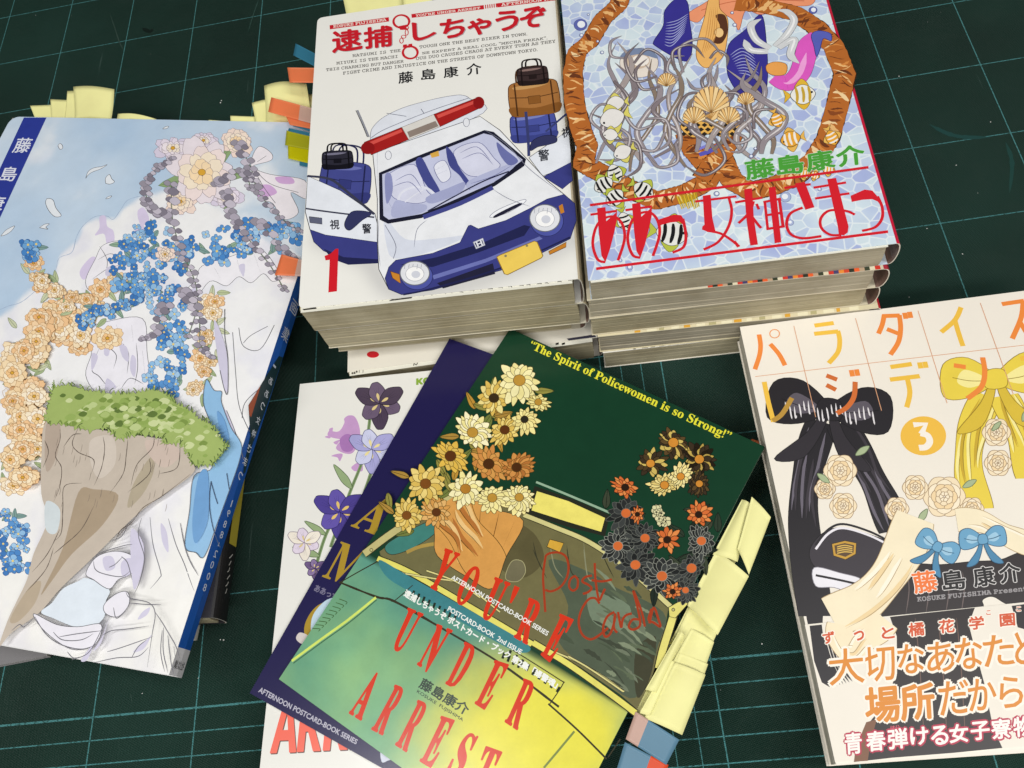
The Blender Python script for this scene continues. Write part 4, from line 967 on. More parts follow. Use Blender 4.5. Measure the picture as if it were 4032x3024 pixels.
    for pts in (((560, 1330), (620, 1200), (680, 1100), (830, 1090), (850, 1300), (780, 1410), (690, 1360), (590, 1400)), ((1320, 1240), (1500, 1180), (1700, 1130), (1830, 1300), (1780, 1340), (1720, 1290), (1640, 1350), (1560, 1310), (1480, 1370), (1370, 1340), (1260, 1480), (1220, 1400), (1280, 1330))):
        art.poly(A1(*pts), '#eeecf2', line=L)
    for pts in (((640, 1200), (720, 1160), (790, 1190)), ((600, 1330), (700, 1260), (800, 1230)), ((650, 1110), (700, 1200), (690, 1290)), ((1400, 1250), (1440, 1320)), ((1550, 1200), (1570, 1300)), ((1660, 1160), (1700, 1280))): art.stroke(A1(*pts), .3, L, taper=(.2, .1))
    for pts in (((700, 1250), (760, 1240), (740, 1300), (690, 1300)), ((1560, 1240), (1600, 1230), (1590, 1310)), ((1240, 1400), (1290, 1380), (1260, 1450))): art.poly(A1(*pts), LAV)
    art.poly(A2((560, 170), (700, 110), (930, 90), (960, 300), (975, 590), (820, 610), (650, 590), (560, 460), (600, 300)), '#eceaf2', line=L)
    for pts in (((720, 190), (700, 260), (760, 330), (740, 420)), ((800, 250), (840, 320), (830, 450)), ((890, 250), (900, 400), (880, 520)), ((650, 280), (600, 420), (650, 470), (720, 560)), ((760, 130), (790, 220)), ((860, 130), (870, 240)), ((700, 480), (740, 570)), ((930, 300), (950, 480)), ((790, 550), (850, 480), (940, 520))): art.stroke(A2(*pts), .35, L, taper=(.2, .1))
    for pts in (((780, 260), (830, 280), (840, 370), (800, 340)), ((690, 230), (720, 250), (710, 330), (680, 320)), ((860, 330), (890, 360), (880, 470), (850, 420)), ((700, 480), (760, 540), (690, 560)), ((600, 320), (640, 340), (600, 430))): art.poly(A2(*pts), LAV)
    PT = (('#f1d3a6', '#f4dcb4', '#f7e6c6', '#f3c890'), ('#f4dfbb', '#f7e8cc', '#f9efdc', '#f4d4a0'), ('#efc493', '#f3d2a8', '#f6e0c0', '#eeb87c'))
    BT = ('#6ea6d8', '#4a86c6', '#8fbce2', '#5b94cf', '#a3c8e6', '#3f78ba')
    for path, n_, sp_, R_ in ((((600, 1680), (380, 1630), (210, 1760), (150, 2050), (170, 2350), (130, 2700)), 46, 120, 92), (((760, 1380), (560, 1500), (350, 1410), (220, 1260)), 15, 52, 62), (((1400, 1450), (1360, 1750), (1290, 2060)), 14, 48, 62)):
        for i, (x, y) in enumerate(along(path, n_ + 6, sp_ * 1.3)): leaf(art, A1, (x, y), (x + 90 * math.cos(i * 2.4), y + 90 * math.sin(i * 2.4)), .2, ('#b9c39a', '#a3b488', '#c9ceae')[i % 3], '#7a8664')
        for i, (x, y) in enumerate(along(path, n_, sp_)): peony(art, A1, x, y, R_ * (.75 + .4 * rng.random()), PT[i % 3], '#b0895c')
    for path, n_, sp_ in ((((1900, 1040), (1640, 1060), (1400, 1120), (1180, 1190), (1000, 1080), (860, 1110), (850, 1300), (1010, 1380), (1110, 1520), (1130, 1750), (1070, 1950), (1080, 2080)), 190, 115), (((1000, 1380), (820, 1480), (640, 1560), (540, 1620)), 36, 45), (((80, 2900), (60, 3050), (120, 3180)), 34, 110), (((200, 1130), (220, 1280)), 14, 55)):
        for i, (x, y) in enumerate(along(path, n_ // 5, sp_ * 1.1)): leaf(art, A1, (x, y), (x + 85 * math.cos(i * 2.4), y + 85 * math.sin(i * 2.4)), .2, ('#7f9f9a', '#93ae96')[i % 2], '#4d6a68')
        for i, (x, y) in enumerate(along(path, n_, sp_)): floret(art, A1, x, y, 34 + 22 * rng.random(), BT[i % 6])
    for x, y in ((1180, 560), (1480, 500), (1100, 700), (1560, 640), (1240, 830), (1460, 830)): leaf(art, A1, (1320, 650), (x * 1.3 - 396, y * 1.3 - 195), .16)
    LT = (('#d8cfe2', '#e4dae8', '#eee4ea', '#f3e6d4'), ('#e9dfe6', '#f0dfdc', '#f5e6cf', '#f7dcb4'), ('#f2dcd0', '#f5e2d2', '#f7e8d4', '#f5d8ae'))
    for x, y, R_, k in ((1130, 470, 120, 0), (1540, 430, 110, 2), (1180, 820, 110, 2), (1480, 790, 120, 0), (1330, 420, 90, 0), (1320, 630, 215, 1), (1080, 1165, 60, 2)): peony(art, A1, x, y, R_, LT[k])
    # white veil on the far right with long lines
    for pts in (((1400, 100), (1480, 300), (1490, 570), (1440, 450)), ((1420, 620), (1480, 700), (1540, 850))): art.poly(A2(*pts), LAV)
    for pts in (((1470, 30), (1470, 200), (1490, 350), (1490, 570), (1470, 560), (1440, 430)), ((1520, 180), (1540, 450), (1560, 650), (1620, 820)), ((1560, 150), (1590, 270), (1700, 290), (1790, 130)), ((1580, 740), (1600, 640), (1700, 530)), ((1480, 690), (1540, 840), (1580, 1000)), ((1590, 250), (1640, 200), (1750, 140))): art.stroke(A2(*pts), .35, L)
    # lower blue cloth
    art.poly(A2((1350, 490), (1400, 560), (1450, 570), (1450, 640), (1510, 800), (1570, 900), (1560, 1000), (1500, 1180), (1420, 1400), (1330, 1640), (1280, 1620), (1210, 1580), (1240, 1350), (1270, 1120), (1390, 1060), (1380, 800), (1330, 640)), '#8fbbe0', line=L)
    art.poly(A2((1300, 1120), (1360, 1100), (1360, 1400), (1280, 1560), (1260, 1400)), '#6f9fd0'); art.poly(A2((1420, 700), (1470, 760), (1500, 900), (1450, 880)), '#6f9fd0')
    for pts in (((1380, 1160), (1370, 1300), (1390, 1470), (1430, 1580)), ((1380, 1155), (1420, 1300)), ((1480, 1100), (1490, 1200))): art.stroke(A2(*pts), .35, '#3a4a66')
    # rock
    art.poly(A2((330, 780), (520, 800), (720, 840), (1060, 890), (1210, 930), (1290, 1060), (1270, 1130), (1090, 1260), (960, 1350), (820, 1480), (640, 1660), (430, 1860), (290, 2020), (110, 2150), (30, 2240), (80, 2080), (140, 1950), (210, 1800), (250, 1640), (340, 1420), (300, 1250), (300, 1000)), '#c3b7a9', line=None)
    for pts, c in ((((330, 800), (420, 800), (400, 1000), (330, 1100)), '#b3a394'), (((540, 1240), (640, 1220), (800, 1260), (700, 1450), (500, 1640), (380, 1800), (300, 1900), (440, 1600)), '#a8967f'), (((900, 1180), (1010, 1010), (1030, 1100), (960, 1250), (860, 1340)), '#b0a48e'), (((330, 1300), (420, 1350), (400, 1500), (330, 1480)), '#cfd8dc'),
                    (((980, 900), (1150, 930), (1200, 1000), (1100, 1080), (1000, 1000)), '#cbb9ad'), (((100, 2060), (220, 1860), (300, 1820), (260, 1960), (150, 2080)), '#b5a58f'), (((620, 900), (760, 880), (780, 1050), (680, 1150), (620, 1050)), '#cfc4b8')): art.poly(A2(*pts), c)
    for pts in (((420, 830), (420, 900), (390, 1000), (430, 1080), (420, 1200), (380, 1300)), ((540, 820), (500, 920), (540, 980), (640, 1030), (620, 1130)), ((700, 880), (710, 960), (690, 1080), (640, 1200)), ((1030, 860), (1020, 950), (920, 1060), (880, 1200)), ((860, 900), (850, 1000), (830, 1120), (740, 1250)), ((1200, 940), (1180, 1080), (1060, 1120)), ((320, 900), (345, 980), (310, 1080)), ((1270, 1120), (1090, 1260), (960, 1340), (900, 1420), (840, 1480), (740, 1590)),
                ((560, 1180), (450, 1200), (440, 1340), (430, 1500), (380, 1560)), ((640, 1330), (560, 1480), (440, 1590), (380, 1640)), ((1000, 1020), (1000, 1120), (860, 1240)), ((420, 1480), (340, 1640), (240, 1760)), ((560, 860), (500, 870), (440, 950)), ((380, 1600), (330, 1740), (200, 1890)), ((900, 1440), (820, 1480), (780, 1560))): art.stroke(A2(*pts), .38, '#5c5148', taper=(.3, .1), jitter=.6)
    for k in range(40):
        x = 380 + rng.random() * 760; y = 880 + rng.random() * 420; art.stroke(A2((x, y), (x - 6 + 4 * rng.random(), y + 30), (x - 12, y + 55)), .22, '#83766a', taper=(.2, .1))
    # grass: tufted outline with blades
    gp = [(330, 780), (350, 650), (380, 560), (470, 540), (580, 570), (700, 590), (850, 600), (980, 580), (1050, 575), (1120, 610), (1160, 660), (1250, 700), (1340, 770), (1400, 800), (1450, 880), (1500, 940), (1450, 1010), (1400, 1060), (1290, 1060), (1240, 980), (1200, 925), (1100, 925), (1060, 875), (900, 870), (800, 890), (720, 830), (600, 840), (460, 800)]
    G_ = crm(np.array(gp, float), True, 9); ctr = G_.mean(0); out = []
    for i, p in enumerate(G_):
        d = G_[(i + 1) % len(G_)] - G_[i - 1]; nrm = np.array([d[1], -d[0]]); nrm /= np.linalg.norm(nrm) + 1e-9
        out.append(p + nrm * (26 * rng.random() if i % 2 else -6) + (rng.random(2) - .5) * 8)
    art.poly(A2(*[tuple(p) for p in out]), '#a0b468', smooth=False, line='#55653a', lw=.2)
    for k in range(210):
        i = rng.integers(len(G_)); p = ctr + (G_[i] - ctr) * (0.15 + .8 * rng.random()); p[1] = p[1]
        # keep to the band
        yb = np.interp(p[0], [330, 700, 1060, 1240, 1450], [690, 710, 740, 850, 960]); p = np.array([p[0], yb + (rng.random() - .5) * 200])
        s_ = 22 + 45 * rng.random(); c = ('#bccb8c', '#8fa857', '#7c9447', '#c9d49c', '#5f7637', '#96ae5e', '#aabd74')[k % 7]
        art.poly(A2((p[0], p[1]), (p[0] + s_ * .6, p[1] - s_ * .4), (p[0] + s_ * 1.2, p[1] - s_ * .1), (p[0] + s_ * .8, p[1] + s_ * .35), (p[0] + s_ * .2, p[1] + s_ * .3)), c, n=3)
    for k in range(150):
        i = rng.integers(len(G_)); p = G_[i] + (rng.random(2) - .5) * 20; a_ = -1.57 + (rng.random() - .5) * 1.6; l_ = 18 + 26 * rng.random()
        art.stroke(A2(tuple(p), (p[0] + l_ * .5 * math.cos(a_), p[1] + l_ * .6 * math.sin(a_)), (p[0] + l_ * math.cos(a_) * 1.3, p[1] + l_ * math.sin(a_))), .5, ('#6d8440', '#93aa5a', '#4f6231')[k % 3], taper=(1, .05))
    # white drapery at the foot
    art.poly(A3((370, 590), (440, 500), (540, 450), (600, 430), (740, 500), (720, 580), (710, 680), (640, 740), (520, 745), (380, 690), (300, 650)), '#dde6f0')
    for pts in (((650, 300), (590, 400), (640, 440), (740, 500), (800, 440), (880, 400), (900, 300), (830, 260), (740, 260)), ((710, 600), (790, 530), (860, 520), (870, 600), (800, 680), (720, 660)), ((250, 660), (400, 730), (540, 745), (690, 730), (650, 860), (500, 890), (330, 780))): art.poly(A3(*pts), '#e9e7f0', line=L)
    for pts in (((700, 300), (760, 290), (780, 360), (720, 380)), ((880, 120), (960, 200), (960, 350), (900, 500)), ((1050, 60), (1090, 120), (1100, 250), (1060, 180)), ((740, 680), (700, 800), (640, 900), (690, 850)), ((930, 640), (980, 610), (960, 660), (900, 690)), ((820, 330), (880, 300), (900, 380), (830, 420)), ((870, 900), (960, 820), (990, 790), (940, 880)), ((560, 960), (640, 860), (600, 960))): art.poly(A3(*pts), LAV)
    for pts in (((980, 20), (1000, 200), (1050, 380), (1040, 420), (980, 490)), ((1100, 30), (1150, 200), (1210, 340), (1260, 500)), ((1180, 60), (1220, 250), (1290, 400)), ((950, 40), (930, 150), (970, 300), (940, 450), (900, 540)), ((860, 90), (820, 160), (750, 190)), ((890, 210), (830, 220), (700, 260), (630, 300)), ((640, 320), (650, 370), (700, 400), (820, 420), (880, 380)), ((820, 290), (860, 330), (890, 440)), ((850, 520), (880, 560), (1000, 590), (1040, 660), (1020, 800), (990, 1010)),
                ((1040, 650), (1100, 740), (1160, 860), (1190, 950)), ((870, 590), (980, 600), (1080, 600)), ((260, 680), (330, 790), (430, 860), (560, 890), (660, 860)), ((380, 780), (440, 830), (560, 830), (640, 790)), ((420, 810), (540, 790), (700, 770)), ((700, 800), (760, 770), (860, 760), (1000, 740)), ((860, 940), (900, 870), (960, 820)), ((700, 900), (800, 870), (1000, 800)), ((440, 900), (480, 940), (540, 930)), ((620, 970), (760, 940), (900, 930), (970, 870)), ((110, 770), (160, 730), (190, 745), (250, 690)),
                ((1095, 750), (1090, 900), (1110, 1040)), ((1120, 800), (1130, 960), (1150, 1050)), ((1060, 760), (1050, 900), (1070, 1030)), ((1150, 870), (1160, 960)), ((770, 620), (790, 690), (850, 640)), ((740, 360), (780, 340), (830, 290)), ((500, 960), (600, 920), (660, 830), (720, 700))): art.stroke(A3(*pts), .38, '#6c6b74', taper=(.5, .2))
    # grey lilac wisteria hanging in strands
    WT = ('#98929f', '#aea7b6', '#827c8a', '#c4bdca')
    for path in (((1560, 440), (1640, 600), (1690, 760), (1830, 920), (1960, 1010)), ((1120, 700), (1130, 950), (1190, 1150), (1270, 1330), (1290, 1500), (1230, 1700)), ((1480, 760), (1520, 920), (1620, 1060), (1760, 1230), (1860, 1400)), ((1200, 1400), (1300, 1550), (1310, 1750), (1390, 1840)), ((1060, 900), (970, 830), (960, 700), (1040, 590), (1130, 540)), ((1700, 950), (1840, 1120), (1930, 1200)), ((1080, 1500), (1010, 1680), (930, 1720)), ((1420, 700), (1580, 620), (1640, 740))):
        P = crm(np.array(path, float), False, 8); art.stroke(A1(*[tuple(p) for p in P[::4]]), .5, '#6d7a62')
        for i, p in enumerate(P[::2]):
            t_ = i / (len(P) / 2); 
            for sg in (-1, 1):
                r_ = (26 + 16 * rng.random()) * (1 - .55 * t_); q_ = (p[0] + sg * (10 + 22 * rng.random()) * (1 - .5 * t_), p[1] + 16 * (rng.random() - .5))
                art.poly(A1((q_[0] - r_, q_[1]), (q_[0], q_[1] - r_ * .7), (q_[0] + r_, q_[1] + r_ * .2), (q_[0], q_[1] + r_ * .8)), WT[(i + (sg > 0)) % 4], line='#5a5560', lw=.18, n=3)
    art.build('watercolour_illustration', M_PAINT2, bk.root, bend=bend)
    t = Art(pl)
    for ch, q in (('藤', ((118, 402), (220, 405), (182, 500), (76, 500))), ('島', ((26, 592), (128, 594), (92, 685), (-12, 684))), ('康', ((-62, 782), (45, 785), (8, 880), (-102, 878))), ('介', ((-150, 975), (-45, 978), (-82, 1070), (-190, 1068)))):
        t.text(ch, A1(*q), '#dfe3ee', .14)
    t.build('author_lettering', M_WATER, bk.root)
    # --- spine face
    zs0, zs1 = h - 1.5, h - 12.0
    n3 = np.array([n_s[0], n_s[1], 0.0]); k = 40; V = []; F = []; C = []
    Ls = np.linalg.norm((BR - TR)[:2]); blue_end = None
    sp = Plane((TR[0], TR[1], zs0), (e_s[0], e_s[1], 0), (0, 0, 1), n3, base=.02)
    ub = sp.to2(R6((320, 1200))[0])[0]
    cuts = sorted(set(list(np.linspace(0, Ls, k)) + [ub, ub + .01]))
    for t_ in cuts:
        p = TR[:2] + e_s * t_
        V += [(p[0], p[1], zs0), (p[0] + n_s[0] * .5, p[1] + n_s[1] * .5, (zs0 + zs1) / 2), (p[0], p[1], zs1)]
    for i in range(len(cuts) - 1):
        c = lin('#1858b0') if cuts[i + 1] <= ub + .005 else lin('#dcdbdf')
        for j in (0, 1): F.append((3 * i + j, 3 * i + j + 1, 3 * i + j + 4, 3 * i + j + 3)); C.append(c)
    spo = mesh_obj('spine', V, F, M_PRINT, bk.root, C)
    spo['label'] = 'bright blue spine with white lettering'
    sp.o = sp.o + n3 * .5; sp.base = .02
    t = Art(sp)
    T3 = view(800, 1350, .5726)
    t.poly(T3((520, 90), (548, 100), (470, 340), (440, 430), (400, 540), (330, 720), (290, 890), (275, 900), (280, 830), (325, 640), (310, 430), (420, 250)), '#12323a', smooth=False)
    t.poly(T3((395, 290), (385, 330), (330, 510), (318, 500), (312, 430)), '#b5532c', smooth=False)
    for ch, q in (('画', ((1890, 1455), (1935, 1470), (1920, 1560), (1885, 1525))),):
        pass
    def onsp(ch, a0, half=3.0, ln=None, col='#dfe6f2', lift=0.0):
        """one character standing along the spine, its top towards the book's head... read downwards"""
        ln = ln or half * 2
        zc = -(h - 1.5 - (zs0 + zs1) / 2) + lift
        V_, Fc, _ = glyphs(ch)
        u = (V_[:, 0] - .5) * 2 * half; v = (V_[:, 1] - .5) * ln
        P2 = np.column_stack([a0 - v, zc + u * 1.0])
        P2 = np.column_stack([a0 - v, zc - u * -1.0])
        t.raw(P2, Fc, col)
    def al(f, p): return sp.to2(f(p)[0])[0]
    for ch, p, s_ in (('画', (1912, 1500), 3.6), ):
        onsp(ch, al(A1, p), s_)
    onsp('集', al(A2, (1865, 190)), 3.6)
    for ch, p in (('あ', (1770, 500)), ('あ', (1742, 582)), ('っ', (1720, 668)), ('女', (1688, 755)), ('神', (1660, 843)), ('さ', (1628, 938)), ('ま', (1600, 1022)), ('っ', (1572, 1120))): onsp(ch, al(A2, p), 1.9)
    for ch, p in (('1', (1510, 1297)), ('9', (1487, 1360)), ('8', (1465, 1430)), ('8', (1443, 1500)), ('2', (1405, 1625))): onsp(ch, al(A2, p), 1.3 if ch != '1' else .4, 3.2)
    for ch, p in (('0', (1382, 330)), ('0', (1358, 405)), ('8', (1334, 478))): onsp(ch, al(A3, p), 1.3, 3.2)
    onsp('-', al(A2, (1427, 1565)), .35, 1.6)
    t.poly2(np.array([[al(A2, (1800, 400)), -3], [al(A2, (1797, 415)), -3], [al(A2, (1797, 415)), -6], [al(A2, (1800, 400)), -6]]), '#c9d4e6')
    for i, ch in enumerate('講談社'): onsp(ch, al(R6, (170, 1390)), 1.2, 3.4, '#2a2a2e', lift=3.2 - 2.7 * i)
    t.build('spine_lettering', M_PRINT, spo)
    # --- the two volumes it lies on
    e = np.array([.98, -.02]) 
    p = bp((773, 2522), 0)[:2]; d = np.array([math.cos(-.13), math.sin(-.13)])
    q = rect(BL=p - d * 122, e=d, W=122, H=180)
    Book('comic_volume', 'white comic volume lying flat on the mat under the large art book', 'book', q, 13.9, 13.8, cover=(224, 220, 210), spine=(226, 222, 212), group='volumes under the art book', bulge=1.5)
    p = bp((829, 2432), 27.7)[:2]; d = np.array([math.cos(-.05), math.sin(-.05)])
    q = rect(BL=p - d * 124, e=d, W=124, H=180)
    b2 = Book('comic_volume', 'comic volume with black and yellow spine, directly under the large art book', 'book', q, 27.8, 13.8, cover=(40, 38, 42), spine=(30, 29, 31), group='volumes under the art book', bulge=2.2)
    t = Art(Plane((q[1][0] + d[0] * 2.3, q[1][1] + d[1] * 2.3, 20.8), (q[2] - q[1]).tolist() + [0], (0, 0, 1), (d[0], d[1], 0), base=.05))
    t.poly2(np.array([[100, -3.5], [146, -3.5], [146, 3.5], [100, 3.5]]), '#b5a63a')
    for i in range(6): t.stroke2(np.array([[150 + i * 3.2, -1.2 + .6 * (i % 3)], [151.6 + i * 3.2, .4], [152.4 + i * 3.2, 1.6 - .5 * (i % 2)]]), .5, '#c9c7c2')
    t.build('spine_print', M_PRINT, b2.root)
    # loose booklet peeping out at the lower left
    z = 3.5; a_ = bp((-40, 2627), z)[:2]; b_ = bp((150, 2590), z)[:2]; d = (b_ - a_) / np.linalg.norm(b_ - a_)
    q = rect(BL=b_ - d * 100, e=d, W=104, H=150)
    bb = Book('booklet', 'thin grey booklet peeping out under the lower left of the art book', 'booklet', q, z, 3.4, cover=(120, 118, 120), spine=(150, 148, 146), page=M_PAGEG, bulge=.6, slabs=3)
    return bk
art_book()

# ================================================================ white book with salmon lettering (under the postcard books)
def white_book():
    h = 21.9
    TL = bp((1181, 1512), h); T2 = bp((1705, 1458), h); B2_ = bp((1023, 3024), h)
    e = (T2 - TL)[:2]; e /= np.linalg.norm(e); dn = (B2_ - TL)[:2]; dn /= np.linalg.norm(dn)
    TLx = TL[:2]; q = (TLx, TLx + e * 128, TLx + e * 128 + dn * 184, TLx + dn * 184)
    bk = Book('comic_volume', 'white comic volume with lilac splashes and salmon lettering, under the two postcard books', 'book', q, h, 21.8, cover=(228, 227, 221), spine=(215, 212, 204), mat=M_GLOSS, page=M_PAGE2)
    art = Art(bk.plane)
    LI, LI2 = '#c39ac8', '#a878b4'
    art.poly(B1((620, 640), (660, 650), (690, 720), (690, 800), (650, 880), (600, 890), (540, 862), (545, 830), (570, 800), (510, 785), (480, 765), (500, 730), (520, 745), (560, 740), (590, 690), (590, 660)), LI)
    art.poly(B1((560, 800), (610, 760), (660, 800), (640, 870), (580, 870)), LI2)
    for pts in (((505, 905), (550, 890), (580, 895), (560, 940), (545, 915)), ((462, 780), (500, 770), (495, 790)), ((638, 975), (700, 940), (710, 1000), (670, 1005), (650, 1000)), ((490, 730), (515, 720), (510, 745)), ((520, 815), (560, 800), (540, 830))): art.poly(B1(*pts), LI)
    # irises in plum, lavender and indigo
    def iris(cx, cy, R, c0, c1, c2, ed):
        for k in range(6):
            a_ = k * 1.047 + (.5 if k % 2 else .3); ca, sa = math.cos(a_), math.sin(a_); rr = R * (1 if k % 2 else .8); w_ = R * .34
            art.poly(B1((cx, cy), (cx + ca * rr * .5 - sa * w_, cy + sa * rr * .5 + ca * w_), (cx + ca * rr - sa * w_ * .5, cy + sa * rr + ca * w_ * .5), (cx + ca * rr * 1.08, cy + sa * rr * 1.08), (cx + ca * rr + sa * w_ * .5, cy + sa * rr - ca * w_ * .5), (cx + ca * rr * .5 + sa * w_, cy + sa * rr * .5 - ca * w_)), c0 if k % 2 else c1, line=ed)
            for o in (-.12, 0, .12): art.stroke(B1((cx + ca * rr * .2, cy + sa * rr * .2), (cx + ca * rr * .8 - sa * rr * o, cy + sa * rr * .8 + ca * rr * o)), .3, ed, taper=(.6, .1))
            art.poly(B1((cx + ca * R * .1, cy + sa * R * .1), (cx + ca * R * .3 - sa * R * .06, cy + sa * R * .3 + ca * R * .06), (cx + ca * R * .42, cy + sa * R * .42), (cx + ca * R * .3 + sa * R * .06, cy + sa * R * .3 - ca * R * .06)), c2)
    for pts in (((760, 640), (720, 900), (620, 1160), (500, 1500)), ((800, 900), (700, 1200), (560, 1500)), ((560, 1250), (470, 1420), (400, 1640))): art.stroke(B1(*pts), 1.6, '#7d9468'); art.stroke(B1(*pts), .3, '#4c5f3c')
    for a0, b0 in (((640, 1120), (520, 960)), ((560, 1350), (640, 1200)), ((470, 1420), (330, 1330)), ((430, 1560), (250, 1500))):
        a0 = np.array(a0, float); b0 = np.array(b0, float); d = b0 - a0; n_ = np.array([-d[1], d[0]]) * .13
        art.poly(B1(tuple(a0), tuple(a0 + d * .4 + n_), tuple(b0), tuple(a0 + d * .4 - n_)), '#93a87c', line='#4c5f3c')
    iris(820, 560, 160, '#4c3f52', '#6a5a72', '#d9c48a', '#221c28'); iris(770, 860, 150, '#a6a4d4', '#c8cbe6', '#e6d79a', '#4a4a70'); iris(560, 1270, 170, '#4d418e', '#6355a6', '#e0c070', '#2a2358'); iris(330, 1470, 110, '#ece4d6', '#dcd0e0', '#d9c48a', '#8a7c8c'); iris(400, 1640, 70, '#6e5a84', '#8a76a0', '#d9c48a', '#33284a')
    art.build('iris_illustration', M_GLOSSW, bk.root)
    t = Art(bk.plane)
    t.text(heavy('KOSUKE'), B1((1062, 400), (1330, 375), (1335, 412), (1062, 440)), '#86a83a', .2)
    t.build('author_lettering', M_GLOSS, bk.root)
    t = Art(bk.plane)
    x = 190
    for ch, x0, x1 in (('A', 190, 355), ('R', 365, 515), ('R', 535, 690), ('E', 705, 830)):
        t.text(heavy(ch), B2((x0 + 35, 1222 - (x0 - 190) * .05), (x1 + 35, 1218 - (x0 - 190) * .05), (x1, 1553 - (x0 - 190) * .05), (x0, 1560 - (x0 - 190) * .05)), '#ee6b58', .25, shadow=('#5a4640', (.4, -.4)))
    t.build('title_lettering', M_GLOSS, bk.root)
white_book()

# ================================================================ two postcard books, crossed
def navy_book():
    h = 24.3
    TL = bp((1770, 1333), h); BL = bp((983, 2729), h); B2_ = bp((1504, 3024), h)
    e = (B2_ - BL)[:2]; e /= np.linalg.norm(e); TL, BL = TL[:2], BL[:2]
    bk = Book('postcard_book', 'thin navy postcard book with gold letters, half hidden under the green one', 'book', (TL, TL + e * 133, BL + e * 133, BL), h, 2.1, cover=(32, 28, 74), spine=(32, 28, 74), mat=M_GLOSS, page=M_PAGEW, bulge=.4, slabs=3, jit=.1, gap=.8, group='crossed postcard books', cover_t=.3)
    t = Art(bk.plane); G = '#a88a2e'
    t.text(serif('A'), B1((777, 1157), (948, 1218), (802, 1424), (632, 1362)), G, .1); t.text(serif('M'), B2((652, 180), (860, 255), (730, 480), (528, 408)), G, .1); t.text(serif('G'), B2((505, 548), (680, 615), (560, 870), (368, 800)), G, .1)
    t.build('gold_lettering', M_GLOSS, bk.root)
    t = Art(bk.plane)
    t.text('ああっ女神さまっ', B2((492, 458), (790, 590), (772, 635), (472, 502)), '#77738c', .1)
    t.text('AFTERNOON POSTCARD-BOOK SERIES', B2((126, 1130), (762, 1475), (749, 1505), (111, 1162)), '#b9b7c6', .07)
    t.build('series_lettering', M_GLOSS, bk.root)
    t = Art(bk.plane)
    t.poly(B2((455, 720), (480, 640), (560, 560), (640, 560), (560, 740), (470, 800)), '#bcd2e0'); t.poly(B2((358, 815), (380, 775), (430, 790), (460, 840), (400, 850)), '#cfc6c2'); t.poly(B2((915, 1540), (1000, 1590), (960, 1610), (918, 1620)), '#c9cede')
    t.build('cover_print', M_GLOSSW, bk.root)
navy_book()

